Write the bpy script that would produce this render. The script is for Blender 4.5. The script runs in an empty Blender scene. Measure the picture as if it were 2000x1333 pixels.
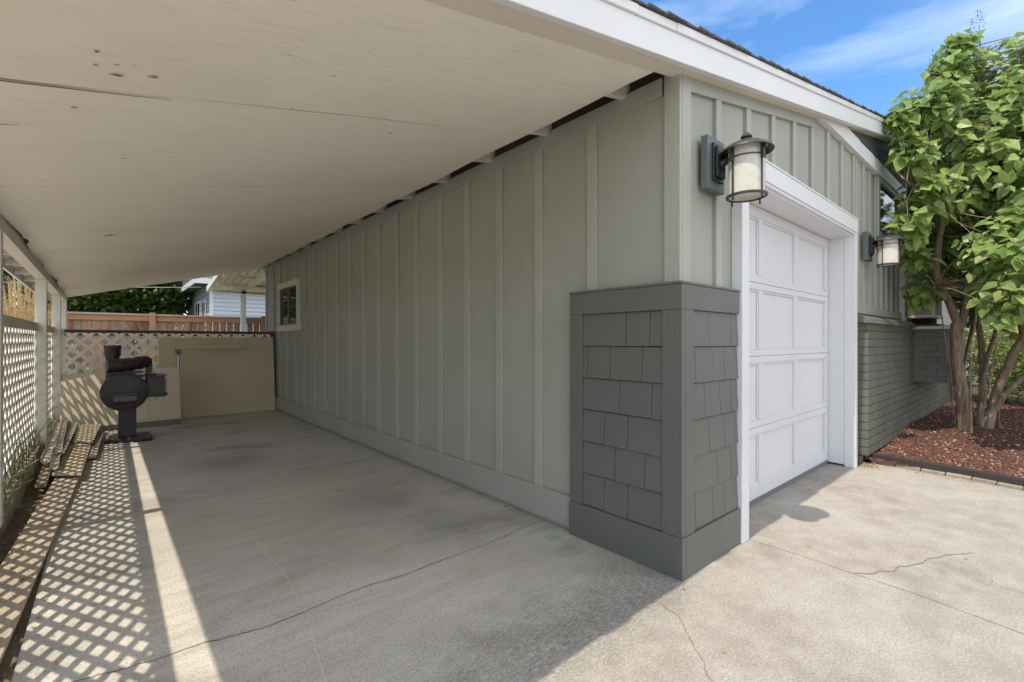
import bpy, bmesh, math, random
from mathutils import Vector, Matrix, noise as mnoise
rnd = random.Random(7)
S = bpy.context.scene
COL = S.collection

# ---------------------------------------------------------------- camera
CX, CY, CH = -2.339, -1.310, 1.28
YAW = math.radians(40.9)
cam = bpy.data.objects.new("camera", bpy.data.cameras.new("camera"))
COL.objects.link(cam)
cam.location = (CX, CY, CH)
cam.rotation_euler = (math.radians(90), 0, -YAW)
cam.data.sensor_width = 36
cam.data.lens = 36 * 906 / 2000
cam.data.clip_start = 0.02
cam.data.clip_end = 500
S.camera = cam

# ---------------------------------------------------------------- light
SUNV = Vector((0.53, 0.029, -1.0)).normalized()
w = bpy.data.worlds.new("World"); S.world = w; w.use_nodes = True
nt = w.node_tree; nt.nodes.clear()
out = nt.nodes.new("ShaderNodeOutputWorld"); bg = nt.nodes.new("ShaderNodeBackground")
sky = nt.nodes.new("ShaderNodeTexSky"); sky.sky_type = 'NISHITA'; sky.sun_disc = False
sky.sun_elevation = math.atan2(1.0, 0.531); sky.sun_rotation = math.radians(267.4)
sky.air_density = 1.0; sky.dust_density = 0.3; sky.ozone_density = 2.5
bg.inputs[1].default_value = 0.15
# thin cirrus in the sky
tc = nt.nodes.new("ShaderNodeTexCoord"); mp = nt.nodes.new("ShaderNodeMapping")
mp.inputs['Rotation'].default_value = (0.0, 0.35, -0.7); mp.inputs['Scale'].default_value = (1.0, 1.6, 6.5)
nz = nt.nodes.new("ShaderNodeTexNoise"); nz.inputs['Scale'].default_value = 1.3; nz.inputs['Detail'].default_value = 7
nz.inputs['Roughness'].default_value = 0.55; nz.inputs['Distortion'].default_value = 0.6
rp = nt.nodes.new("ShaderNodeValToRGB"); rp.color_ramp.elements[0].position = 0.50; rp.color_ramp.elements[1].position = 0.80
rp.color_ramp.elements[1].color = (0.34, 0.34, 0.34, 1)
mx = nt.nodes.new("ShaderNodeMix"); mx.data_type = 'RGBA'
mx.inputs[7].default_value = (6.6, 7.0, 7.6, 1)
hs = nt.nodes.new("ShaderNodeHueSaturation"); hs.inputs['Saturation'].default_value = 1.22; hs.inputs['Value'].default_value = 0.80
L = nt.links
L.new(tc.outputs['Generated'], mp.inputs[0]); L.new(mp.outputs[0], nz.inputs['Vector']); L.new(nz.outputs[0], rp.inputs[0])
L.new(sky.outputs[0], hs.inputs['Color']); L.new(hs.outputs[0], mx.inputs[6]); L.new(rp.outputs[0], mx.inputs[0])
# bright cloud bank added out of view to the south, fill for the shade
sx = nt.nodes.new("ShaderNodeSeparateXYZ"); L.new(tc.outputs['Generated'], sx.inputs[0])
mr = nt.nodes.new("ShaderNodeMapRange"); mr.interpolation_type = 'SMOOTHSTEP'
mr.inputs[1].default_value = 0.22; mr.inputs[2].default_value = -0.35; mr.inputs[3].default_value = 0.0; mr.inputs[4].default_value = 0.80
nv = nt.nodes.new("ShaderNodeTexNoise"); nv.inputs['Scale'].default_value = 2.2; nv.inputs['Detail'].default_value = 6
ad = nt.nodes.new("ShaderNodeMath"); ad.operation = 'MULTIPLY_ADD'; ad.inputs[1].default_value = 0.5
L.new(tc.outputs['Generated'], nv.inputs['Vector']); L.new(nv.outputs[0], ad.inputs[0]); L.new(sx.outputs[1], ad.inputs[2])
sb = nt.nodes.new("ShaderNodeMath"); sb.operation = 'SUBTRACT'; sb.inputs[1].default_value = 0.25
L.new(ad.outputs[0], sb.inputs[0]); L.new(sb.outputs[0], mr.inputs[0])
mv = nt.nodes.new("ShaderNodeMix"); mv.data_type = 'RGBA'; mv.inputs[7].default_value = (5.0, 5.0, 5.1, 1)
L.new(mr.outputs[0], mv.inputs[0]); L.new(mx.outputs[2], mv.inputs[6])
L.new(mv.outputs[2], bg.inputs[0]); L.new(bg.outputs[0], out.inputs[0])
sun = bpy.data.objects.new("sun", bpy.data.lights.new("sun", 'SUN')); COL.objects.link(sun)
sun.data.energy = 2.0; sun.data.angle = math.radians(0.53); sun.data.color = (1.0, 0.90, 0.76)
sun.rotation_euler = SUNV.to_track_quat('-Z', 'Y').to_euler()
S.view_settings.view_transform = 'Standard'; S.view_settings.look = 'None'
S.view_settings.gamma = 1; S.view_settings.exposure = 1.20
try:
    S.cycles.max_bounces = 12; S.cycles.diffuse_bounces = 6
except Exception: pass

# ---------------------------------------------------------------- helpers
class G:
    """node graph helper"""
    def __init__(s, name):
        s.m = bpy.data.materials.new(name); s.m.use_nodes = True
        s.t = s.m.node_tree; s.t.nodes.clear()
        s.out = s.t.nodes.new("ShaderNodeOutputMaterial"); s.b = s.t.nodes.new("ShaderNodeBsdfPrincipled")
        s.t.links.new(s.b.outputs[0], s.out.inputs[0])
        s.tc = s.t.nodes.new("ShaderNodeTexCoord")
    def link(s, a, b): s.t.links.new(a, b)
    def put(s, sock, v):
        if isinstance(v, bpy.types.NodeSocket): s.t.links.new(v, sock)
        else: sock.default_value = v
    def map(s, scale=(1, 1, 1), rot=(0, 0, 0), loc=(0, 0, 0), src=None):
        n = s.t.nodes.new("ShaderNodeMapping"); s.link(src or s.tc.outputs['Object'], n.inputs[0])
        n.inputs['Scale'].default_value = scale; n.inputs['Rotation'].default_value = rot; n.inputs['Location'].default_value = loc
        return n.outputs[0]
    def noise(s, scale, vec=None, detail=4, rough=0.55, dist=0.0):
        n = s.t.nodes.new("ShaderNodeTexNoise"); s.link(vec or s.tc.outputs['Object'], n.inputs['Vector'])
        n.inputs['Scale'].default_value = scale; n.inputs['Detail'].default_value = detail
        n.inputs['Roughness'].default_value = rough; n.inputs['Distortion'].default_value = dist
        return n.outputs[0]
    def voro(s, scale, vec=None, feature='F1'):
        n = s.t.nodes.new("ShaderNodeTexVoronoi"); n.feature = feature
        s.link(vec or s.tc.outputs['Object'], n.inputs['Vector']); n.inputs['Scale'].default_value = scale
        return n
    def ramp(s, fac, a, b, lo=0.0, hi=1.0):
        n = s.t.nodes.new("ShaderNodeMapRange"); n.clamp = True
        s.put(n.inputs[0], fac); n.inputs[1].default_value = a; n.inputs[2].default_value = b
        n.inputs[3].default_value = lo; n.inputs[4].default_value = hi
        return n.outputs[0]
    def math(s, op, a, b=0.0, c=0.0):
        n = s.t.nodes.new("ShaderNodeMath"); n.operation = op
        s.put(n.inputs[0], a); s.put(n.inputs[1], b); s.put(n.inputs[2], c)
        return n.outputs[0]
    def mix(s, fac, a, b, mode='MIX'):
        n = s.t.nodes.new("ShaderNodeMix"); n.data_type = 'RGBA'; n.blend_type = mode
        s.put(n.inputs[0], fac)
        s.put(n.inputs[6], a if isinstance(a, bpy.types.NodeSocket) else (*a, 1))
        s.put(n.inputs[7], b if isinstance(b, bpy.types.NodeSocket) else (*b, 1))
        return n.outputs[2]
    def xyz(s):
        n = s.t.nodes.new("ShaderNodeSeparateXYZ"); s.link(s.tc.outputs['Object'], n.inputs[0]); return n.outputs
    def bump(s, h, strength=0.3, dist=0.01):
        n = s.t.nodes.new("ShaderNodeBump"); n.inputs['Strength'].default_value = strength
        n.inputs['Distance'].default_value = dist; s.put(n.inputs['Height'], h)
        s.link(n.outputs[0], s.b.inputs['Normal'])
    def done(s, col, rough=0.6, metal=0.0, spec=0.5):
        s.put(s.b.inputs['Base Color'], col if isinstance(col, bpy.types.NodeSocket) else (*col, 1))
        s.put(s.b.inputs['Roughness'], rough); s.b.inputs['Metallic'].default_value = metal
        s.b.inputs['Specular IOR Level'].default_value = spec
        return s.m
def sc(c, k): return tuple(x * k for x in c)

def paint(name, col, rough=0.55, grain=None, amt=0.06, bump=0.12, dirt=0.0, dirtcol=(0.25, 0.2, 0.15)):
    """painted board: slight mottling, wood grain along the axis `grain`"""
    g = G(name)
    big = g.noise(1.7, detail=5)
    fine = g.noise(60, detail=3)
    c = g.mix(g.ramp(big, 0.3, 0.7), sc(col, 1 - amt), sc(col, 1 + amt * 0.6))
    if grain:
        s3 = {'x': (3, 60, 60), 'y': (60, 3, 60), 'z': (60, 60, 3)}[grain]
        gr = g.noise(1.0, g.map(s3), detail=6, rough=0.65, dist=0.8)
        c = g.mix(g.ramp(gr, 0.30, 0.42, 0.12, 0.0), c, sc(col, 0.45))
        h = g.math('ADD', g.math('MULTIPLY', gr, 1.0), g.math('MULTIPLY', fine, 0.25))
    else:
        h = fine
    if dirt:
        d = g.noise(4.5, detail=7, rough=0.7)
        c = g.mix(g.ramp(d, 0.55, 0.75, 0, dirt), c, dirtcol)
    g.bump(h, bump, 0.004)
    return g.done(c, g.ramp(fine, 0.2, 0.8, rough - 0.06, rough + 0.08))

class MB:
    """collects shapes into one mesh (world coordinates)"""
    def __init__(s): s.v = []; s.f = []
    def add(s, vs, fs):
        o = len(s.v); s.v += [tuple(v) for v in vs]; s.f += [tuple(i + o for i in f) for f in fs]; return s
    def box(s, x0, x1, y0, y1, z0, z1):
        return s.add([(x0,y0,z0),(x1,y0,z0),(x1,y1,z0),(x0,y1,z0),(x0,y0,z1),(x1,y0,z1),(x1,y1,z1),(x0,y1,z1)],
                     [(0,3,2,1),(4,5,6,7),(0,1,5,4),(1,2,6,5),(2,3,7,6),(3,0,4,7)])
    def hexa(s, p):   # 8 corner points in box order
        return s.add(p, [(0,3,2,1),(4,5,6,7),(0,1,5,4),(1,2,6,5),(2,3,7,6),(3,0,4,7)])
    def prism(s, poly, axis, a, b):
        """poly: 2D outline; axis 'y': (x,z) at y=a..b ; 'x': (y,z); 'z': (x,y)"""
        n = len(poly)
        def P(u, t):
            return {'y': (u[0], t, u[1]), 'x': (t, u[0], u[1]), 'z': (u[0], u[1], t)}[axis]
        vs = [P(u, a) for u in poly] + [P(u, b) for u in poly]
        fs = [tuple(range(n))[::-1], tuple(range(n, 2 * n))] + [(i, (i+1) % n, n + (i+1) % n, n + i) for i in range(n)]
        return s.add(vs, fs)
    def obox(s, c, ax, ay, az):   # oriented box, half-axis vectors
        c, ax, ay, az = map(Vector, (c, ax, ay, az))
        return s.hexa([c-ax-ay-az, c+ax-ay-az, c+ax+ay-az, c-ax+ay-az, c-ax-ay+az, c+ax-ay+az, c+ax+ay+az, c-ax+ay+az])
    def bar(s, a, b, w, t, up=(0, 0, 1)):
        a, b = Vector(a), Vector(b); d = (b - a); u = Vector(up); sd = d.cross(u)
        if sd.length < 1e-6: sd = d.cross(Vector((1, 0, 0)))
        sd.normalize(); n = sd.cross(d).normalized()
        return s.obox((a + b) / 2, d / 2, sd * w / 2, n * t / 2)
    def tube(s, pts, rad, n=10, cap=True):
        pts = [Vector(p) for p in pts]
        if not isinstance(rad, (list, tuple)): rad = [rad] * len(pts)
        o = len(s.v); prev = None
        for i, p in enumerate(pts):
            d = (pts[min(i+1, len(pts)-1)] - pts[max(i-1, 0)]).normalized()
            if prev is None:
                u = d.cross(Vector((0, 0, 1)))
                if u.length < 0.05: u = d.cross(Vector((1, 0, 0)))
            else: u = prev - d * prev.dot(d)
            u.normalize(); prev = u; v = d.cross(u)
            for k in range(n):
                a = 2 * math.pi * k / n
                s.v.append(tuple(p + (u * math.cos(a) + v * math.sin(a)) * rad[i]))
        for i in range(len(pts) - 1):
            for k in range(n):
                s.f.append((o+i*n+k, o+i*n+(k+1) % n, o+(i+1)*n+(k+1) % n, o+(i+1)*n+k))
        if cap:
            s.f.append(tuple(o+k for k in range(n))[::-1]); s.f.append(tuple(o+(len(pts)-1)*n+k for k in range(n)))
        return s
    def lathe(s, prof, c, n=28):
        c = Vector(c); o = len(s.v)
        for r, z in prof:
            for k in range(n):
                a = 2*math.pi*k/n; s.v.append((c.x+r*math.cos(a), c.y+r*math.sin(a), c.z+z))
        for i in range(len(prof)-1):
            for k in range(n):
                s.f.append((o+i*n+k, o+i*n+(k+1) % n, o+(i+1)*n+(k+1) % n, o+(i+1)*n+k))
        return s
    def build(s, name, mat, parent=None, smooth=False, bevel=0.0, wl=None):
        L = wloc(parent) if parent else Vector((0, 0, 0))
        me = bpy.data.meshes.new(name)
        me.from_pydata([(x-L.x, y-L.y, z-L.z) for x, y, z in s.v], [], s.f); me.update()
        o = bpy.data.objects.new(name, me); COL.objects.link(o)
        me.materials.append(mat)
        if parent: o.parent = parent
        o['_w'] = [L.x, L.y, L.z]
        bm = bmesh.new(); bm.from_mesh(me); bmesh.ops.recalc_face_normals(bm, faces=bm.faces); bm.to_mesh(me); bm.free()
        if smooth:
            for p in me.polygons: p.use_smooth = True
            me.shade_smooth() if False else None
            mod = o.modifiers.new('es', 'EDGE_SPLIT'); mod.split_angle = math.radians(38)
        if bevel:
            b = o.modifiers.new('bv', 'BEVEL'); b.width = bevel; b.segments = 2; b.limit_method = 'ANGLE'
        return o
def wloc(o): return Vector(o['_w'])
def thing(name, label, cat, loc=(0, 0, 0), group=None):
    o = bpy.data.objects.new(name, None); COL.objects.link(o); o.location = loc
    o['_w'] = list(loc); o['label'] = label; o['category'] = cat
    if group: o['group'] = group
    return o
def tag(o, label, cat, group=None):
    o['label'] = label; o['category'] = cat
    if group: o['group'] = group
    return o
def struct(o): o['kind'] = 'structure'; return o
def stuff(o): o['kind'] = 'stuff'; return o
def copy_tree(o, off, parent=None):
    c = o.copy(); COL.objects.link(c)
    if parent: c.parent = parent
    else: c.location = o.location + Vector(off); 
    for ch in [x for x in o.children]: copy_tree(ch, off, c)
    return c
F_ = Vector((math.sin(YAW), math.cos(YAW), 0)); R_ = Vector((math.cos(YAW), -math.sin(YAW), 0))
def at(px, py, d):   # a point of the place, d metres ahead of the photographer
    return Vector((CX, CY, CH)) + F_*d + R_*((px-1000)/906*d) + Vector((0, 0, -(py-667)/906*d))
def jit(a): return rnd.uniform(-a, a)

# roof lines
def zc(x, y): return 2.735 + x*(0.207 + 0.0060*y)      # carport ceiling
def zs(x): return 2.742 + 0.207*x                               # rake soffit

# ---------------------------------------------------------------- materials
SAGE = (0.335, 0.342, 0.298)
M_wall = paint('sage_paint', SAGE, 0.6, 'z', 0.07, 0.16, 0.10, (0.22, 0.21, 0.17))
M_wallz = paint('sage_trim_vertical', sc(SAGE, 1.12), 0.5, 'z', 0.06, 0.9)
M_wally = paint('sage_trim_along', sc(SAGE, 1.0), 0.55, 'y', 0.06, 0.45)
M_wallx = paint('sage_trim_across', sc(SAGE, 1.04), 0.55, 'x', 0.06, 0.45)
DK = (0.125, 0.128, 0.118)
M_dk = paint('charcoal_paint', DK, 0.5, 'z', 0.10, 0.3)
M_dky = paint('charcoal_trim_along', DK, 0.5, 'y', 0.08, 0.5)
M_dkx = paint('charcoal_trim_across', DK, 0.5, 'x', 0.08, 0.5)
M_dkz = paint('charcoal_trim_vertical', DK, 0.45, 'z', 0.08, 0.9)
M_gap = G('dark_gap').done((0.015, 0.015, 0.015), 0.9)
M_white = paint('white_paint', (0.68, 0.685, 0.70), 0.45, None, 0.03, 0.12)
M_whitex = paint('white_trim', (0.70, 0.705, 0.72), 0.45, 'x', 0.03, 0.15)
M_doorw = paint('door_white', (0.645, 0.65, 0.675), 0.4, 'x', 0.03, 0.12)
M_oldw = paint('weathered_white', (0.66, 0.64, 0.58), 0.6, 'z', 0.1, 0.4, 0.45, (0.3, 0.25, 0.19))
M_beam = paint('weathered_beam', (0.62, 0.58, 0.50), 0.6, 'y', 0.12, 0.4, 0.5, (0.28, 0.22, 0.16))
M_brownwood = paint('raw_rafter', (0.085, 0.055, 0.042), 0.8, 'x', 0.3, 0.4)
M_darkrail = paint('dark_stained_wood', (0.075, 0.035, 0.022), 0.6, 'x', 0.2, 0.4)
M_tan = paint('tan_panel', (0.52, 0.46, 0.31), 0.6, None, 0.07, 0.08, 0.25, (0.3, 0.26, 0.18))
M_tan2 = paint('beige_panel', (0.62, 0.53, 0.40), 0.6, None, 0.06, 0.08, 0.2, (0.35, 0.29, 0.2))
M_greyb = paint('grey_board', (0.17, 0.165, 0.155), 0.7, 'x', 0.15, 0.2)
M_steel = G('bare_steel').done((0.45, 0.45, 0.46), 0.35, 0.9)
M_black = paint('black_enamel', (0.022, 0.023, 0.025), 0.42, None, 0.15, 0.1, 0.25, (0.06, 0.05, 0.045))
M_rust = paint('rusty_pipe', (0.045, 0.033, 0.031), 0.45, None, 0.25, 0.2, 0.45, (0.09, 0.04, 0.028))
M_iron = paint('bronze_iron', (0.035, 0.031, 0.030), 0.45, None, 0.2, 0.15)

def m_glass_dark(name, col=(0.02, 0.025, 0.025)):
    g = G(name); return g.done(col, 0.05, 0.0, 0.9)
M_pane = m_glass_dark('window_glass')

def m_shade():
    g = G('seeded_glass'); n = g.noise(14, detail=6, rough=0.6); n2 = g.noise(3, detail=3)
    c = g.mix(g.ramp(n, 0.35, 0.7), (0.90, 0.89, 0.84), (0.75, 0.73, 0.65))
    c = g.mix(g.ramp(n2, 0.4, 0.7, 0, 0.5), c, (0.85, 0.84, 0.78))
    g.b.inputs['Transmission Weight'].default_value = 0.0
    g.b.inputs['Subsurface Weight'].default_value = 0.0
    m = g.done(c, 0.25)
    tr = g.t.nodes.new("ShaderNodeBsdfTranslucent"); g.link(c, tr.inputs[0])
    ms = g.t.nodes.new("ShaderNodeMixShader"); ms.inputs[0].default_value = 0.45
    g.link(g.b.outputs[0], ms.inputs[1]); g.link(tr.outputs[0], ms.inputs[2]); g.link(ms.outputs[0], g.out.inputs[0])
    return m
M_shade = m_shade()

def m_noisecol(name, cols, scale, rough=0.85, bump=0.6, dist=0.02, detail=6):
    g = G(name); n = g.noise(scale, detail=detail, rough=0.65); n2 = g.noise(scale*7, detail=4, rough=0.7)
    c = g.mix(g.ramp(n, 0.35, 0.65), cols[0], cols[1])
    if len(cols) > 2: c = g.mix(g.ramp(n2, 0.5, 0.68), c, cols[2])
    g.bump(g.math('ADD', n, n2), bump, dist); return g.done(c, rough)
def m_concrete():
    g = G('concrete'); x, y, z = g.xyz()
    big = g.noise(0.9, detail=6, rough=0.6, dist=0.4)
    mid = g.noise(5, detail=6, rough=0.65)
    spk = g.noise(95, detail=4, rough=0.75)
    grit = g.noise(420, detail=2, rough=0.7)
    swirl = g.noise(1.0, g.map((1.3, 9, 1), (0, 0, 0.18)), detail=7, rough=0.62, dist=1.2)
    # inside the carport: trowelled grey; outside: worn tan
    edge = g.math('ADD', y, g.math('MULTIPLY', g.math('SUBTRACT', mid, 0.5), 0.9))
    inside = g.ramp(edge, -0.35, 0.75)
    leftm = g.ramp(g.math('ADD', x, g.math('MULTIPLY', g.math('SUBTRACT', big, 0.5), 0.8)), -0.15, 0.35, 1, 0)
    inside = g.math('MULTIPLY', inside, leftm)
    tan = g.mix(g.ramp(big, 0.35, 0.65), (0.225, 0.20, 0.168), (0.350, 0.325, 0.285))
    tan = g.mix(g.ramp(mid, 0.42, 0.66, 0, 0.6), tan, (0.44, 0.415, 0.37))
    tan = g.mix(g.ramp(swirl, 0.52, 0.75, 0, 0.35), tan, (0.25, 0.22, 0.18))
    gry = g.mix(g.ramp(big, 0.35, 0.65), (0.46, 0.435, 0.375), (0.60, 0.565, 0.495))
    gry = g.mix(g.ramp(swirl, 0.40, 0.60, 0.0, 0.55), gry, (0.40, 0.375, 0.29))
    gry = g.mix(g.ramp(swirl, 0.62, 0.8, 0.0, 0.5), gry, (0.66, 0.62, 0.55))
    oil = g.noise(1.3, g.map((0.8, 1.5, 1), (0, 0, 0.2), (3.1, 1.7, 0)), detail=5, rough=0.55, dist=0.5)
    gry = g.mix(g.ramp(oil, 0.54, 0.72, 0, 0.62), gry, (0.17, 0.15, 0.125))
    ochre = g.noise(3.2, g.map((1, 1.4, 1), (0, 0, 0), (7, 3, 0)), detail=4)
    gry = g.mix(g.ramp(ochre, 0.62, 0.75, 0, 0.35), gry, (0.36, 0.28, 0.14))
    c = g.mix(inside, tan, gry)
    # pitted, broomed band at the mouth of the carport
    band = g.math('MULTIPLY', g.ramp(y, -0.25, 0.0), g.ramp(g.math('ADD', y, g.math('MULTIPLY', mid, 0.5)), 0.35, 0.75, 1, 0))
    band = g.math('MULTIPLY', band, g.ramp(x, -1.9, -0.9)); band = g.math('MULTIPLY', band, g.ramp(x, -0.05, 0.15, 1, 0))
    pit = g.noise(1.0, g.map((28, 130, 1), (0, 0, -0.06)), detail=4, rough=0.7)
    pits = g.math('MULTIPLY', g.ramp(pit, 0.44, 0.56, 1, 0), band)
    c = g.mix(g.math('MULTIPLY', pits, 0.62), c, (0.10, 0.10, 0.095))
    # broom lines outside
    br = g.noise(1.0, g.map((6, 190, 1), (0, 0, 0.05)), detail=3, rough=0.6)
    bro = g.math('MULTIPLY', g.ramp(br, 0.36, 0.48, 1, 0), g.ramp(mid, 0.45, 0.6))
    c = g.mix(g.math('MULTIPLY', bro, 0.28), c, (0.25, 0.21, 0.16))
    # aggregate speckle
    c = g.mix(g.ramp(spk, 0.34, 0.50, 0.60, 0.0), c, (0.15, 0.13, 0.11))
    c = g.mix(g.ramp(spk, 0.56, 0.70, 0.0, 0.45), c, (0.72, 0.67, 0.58))
    dots = g.voro(7.0, g.map((1, 1.3, 1)))
    c = g.mix(g.ramp(dots.outputs['Distance'], 0.02, 0.05, 0.75, 0), c, (0.10, 0.085, 0.07))
    # teal chalk smudge
    def smudge(px, py, r, col, k, c):
        d = g.math('SQRT', g.math('ADD', g.math('POWER', g.math('SUBTRACT', x, px), 2), g.math('POWER', g.math('SUBTRACT', y, py), 2)))
        d = g.math('ADD', d, g.math('MULTIPLY', g.math('SUBTRACT', g.noise(14), 0.5), 0.16))
        if r > .2: d = g.math('ADD', d, g.math('MULTIPLY', g.math('SUBTRACT', swirl, 0.5), 1.1))
        return g.mix(g.ramp(d, r*(0.4 if r < .2 else 0.1), r*(1 if r < .2 else 1.35), k, 0), c, col)
    c = smudge(-0.16, 0.80, 0.075, (0.16, 0.36, 0.30), 0.6, c)
    c = smudge(-0.05, 0.68, 0.05, (0.16, 0.36, 0.30), 0.35, c)
    c = smudge(-1.35, 4.3, 0.42, (0.17, 0.14, 0.12), 0.45, c)
    c = smudge(-0.72, 2.25, 0.45, (0.18, 0.165, 0.15), 0.38, c)
    c = smudge(-0.55, 1.45, 0.30, (0.17, 0.16, 0.15), 0.45, c)
    h = g.math('ADD', g.math('MULTIPLY', spk, 0.5), g.math('ADD', g.math('MULTIPLY', mid, 0.6), g.math('MULTIPLY', grit, 0.3)))
    h = g.math('SUBTRACT', h, g.math('MULTIPLY', pits, 0.8))
    h = g.math('SUBTRACT', h, g.math('MULTIPLY', bro, 0.4))
    g.bump(h, 0.35, 0.006)
    return g.done(c, g.ramp(inside, 0, 1, 0.9, 0.72))
M_conc = m_concrete()

def m_ceiling():
    g = G('painted_plywood'); x, y, z = g.xyz()
    big = g.noise(0.8, detail=4); mid = g.noise(5, detail=5, rough=0.6)
    gr = g.noise(1.0, g.map((4, 75, 4), (0, 0, 0.03)), detail=6, rough=0.65, dist=0.7)
    c = g.mix(g.ramp(big, 0.3, 0.7), (0.83, 0.775, 0.685), (0.88, 0.835, 0.755))
    c = g.mix(g.ramp(gr, 0.30, 0.46, 0.34, 0.0), c, (0.48, 0.42, 0.34))
    # scratches running with the grain
    scr = g.noise(1.0, g.map((7, 95, 4), (0, 0, 0.05), (5, 2, 0)), detail=4, rough=0.7, dist=0.6)
    m2 = g.ramp(g.noise(2.2, detail=4, rough=0.6), 0.50, 0.62)
    c = g.mix(g.math('MULTIPLY', g.ramp(scr, 0.30, 0.37, 0.8, 0.0), m2), c, (0.30, 0.22, 0.15))
    v = g.voro(4.6, g.map((1.0, 1.6, 1)))
    c = g.mix(g.ramp(v.outputs['Distance'], 0.012, 0.034, 0.7, 0), c, (0.16, 0.11, 0.07))
    # panel joints
    wob = g.math('MULTIPLY', g.math('SUBTRACT', g.noise(2.0, detail=3), 0.5), 0.03)
    yy = g.math('ADD', g.math('ADD', y, 0.2), wob)
    for ys, k in ((1.03, 0.75), (2.42, 0.5), (3.78, 0.4), (5.12, 0.4), (6.5, 0.35), (7.85, 0.35)):
        d = g.math('ABSOLUTE', g.math('SUBTRACT', yy, ys))
        breakup = g.ramp(g.noise(1.4, g.map((1, 0.2, 1), loc=(ys*3, 0, 0)), detail=4), 0.38, 0.60)
        c = g.mix(g.math('MULTIPLY', g.ramp(d, 0.002, 0.006, k, 0), breakup), c, (0.22, 0.15, 0.10))
    st = g.noise(1.1, g.map((1, 1.5, 1), loc=(2, 9, 0)), detail=5)
    c = g.mix(g.ramp(st, 0.52, 0.75, 0, 0.35), c, (0.68, 0.62, 0.47))
    h = g.math('ADD', g.math('MULTIPLY', gr, 0.6), g.math('MULTIPLY', mid, 0.5))
    g.bump(h, 0.28, 0.006)
    return g.done(c, 0.6)
M_ceil = m_ceiling()

M_soil = m_noisecol('soil', [(0.10, 0.075, 0.05), (0.17, 0.13, 0.09), (0.22, 0.18, 0.13)], 9)
M_yard = m_noisecol('bounce_yard', [(0.54, 0.48, 0.38), (0.62, 0.56, 0.46), (0.44, 0.38, 0.29)], 6)  # yard soil made paler to bounce sun up to the carport ceiling
M_lawn = m_noisecol('lawn', [(0.13, 0.15, 0.06), (0.20, 0.19, 0.10), (0.26, 0.23, 0.14)], 1.5)
M_curb = m_noisecol('curb_concrete', [(0.26, 0.22, 0.17), (0.38, 0.33, 0.26), (0.20, 0.17, 0.13)], 6)
M_bed = m_noisecol('bed_soil', [(0.06, 0.034, 0.025), (0.10, 0.055, 0.040), (0.14, 0.075, 0.055)], 14)
M_road = m_noisecol('asphalt', [(0.05, 0.05, 0.05), (0.07, 0.07, 0.07)], 20)
M_shing = m_noisecol('asphalt_shingle', [(0.07, 0.065, 0.06), (0.13, 0.12, 0.11), (0.20, 0.185, 0.165)], 9)
M_bark = None
def m_bark():
    g = G('lilac_bark')
    gr = g.noise(1.0, g.map((34, 34, 3.5)), detail=7, rough=0.7, dist=1.4); big = g.noise(3.5, detail=4)
    c = g.mix(g.ramp(gr, 0.36, 0.62), (0.12, 0.08, 0.055), (0.36, 0.27, 0.19))
    c = g.mix(g.ramp(big, 0.5, 0.75, 0, 0.5), c, (0.21, 0.14, 0.08))
    g.bump(gr, 1.0, 0.014); return g.done(c, 0.85)
M_bark = m_bark()
M_bark2 = m_noisecol('dark_bark', [(0.05, 0.04, 0.03), (0.11, 0.09, 0.07)], 9)

def m_leaf(name, a, b, c3=None, trans=0.35, rough=0.42):
    g = G(name)
    geo = g.t.nodes.new("ShaderNodeNewGeometry")
    r = geo.outputs['Random Per Island']
    c = g.mix(r, a, b)
    if c3:
        c = g.mix(g.ramp(r, 0.90, 0.97), c, c3)
    m = g.done(c, rough, 0, 0.4)
    tr = g.t.nodes.new("ShaderNodeBsdfTranslucent")
    tcol = g.mix(0.5, c, sc(b, 1.6)); g.link(tcol, tr.inputs[0])
    ms = g.t.nodes.new("ShaderNodeMixShader"); ms.inputs[0].default_value = trans
    g.link(g.b.outputs[0], ms.inputs[1]); g.link(tr.outputs[0], ms.inputs[2]); g.link(ms.outputs[0], g.out.inputs[0])
    return m
M_leaf = m_leaf('lilac_leaf', (0.11, 0.20, 0.05), (0.35, 0.44, 0.13), (0.26, 0.29, 0.10), 0.34, 0.38)
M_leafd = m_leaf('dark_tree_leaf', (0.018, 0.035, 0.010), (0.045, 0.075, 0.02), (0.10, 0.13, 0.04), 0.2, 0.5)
M_leafm = m_leaf('maple_leaf', (0.03, 0.06, 0.012), (0.09, 0.14, 0.03), (0.16, 0.2, 0.05), 0.35, 0.5)
M_needle = m_leaf('blue_spruce_needle', (0.05, 0.075, 0.05), (0.12, 0.16, 0.11), None, 0.1, 0.5)
M_shrub = m_leaf('shrub_leaf', (0.07, 0.13, 0.02), (0.22, 0.28, 0.07), (0.3, 0.34, 0.1), 0.35, 0.5)
M_straw = m_leaf('straw', (0.42, 0.28, 0.13), (0.62, 0.46, 0.25), None, 0.3, 0.7)
M_blade = m_leaf('grass_blade', (0.05, 0.09, 0.025), (0.13, 0.18, 0.06), (0.45, 0.38, 0.2), 0.3, 0.5)
M_dry = m_leaf('dry_leaf', (0.22, 0.13, 0.05), (0.45, 0.30, 0.13), None, 0.1, 0.8)
M_seed = m_leaf('dried_flower', (0.09, 0.05, 0.025), (0.26, 0.16, 0.05), None, 0.1, 0.8)
M_rock = m_leaf('lava_chip', (0.085, 0.038, 0.027), (0.23, 0.10, 0.068), (0.42, 0.30, 0.22), 0.0, 0.9)

# ================================================================= SETTING
PXL = -2.62      # left edge of the slab
o = MB().box(-90, 90, -60, 120, -0.30, -0.035).build('ground', M_lawn); struct(o)
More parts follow.
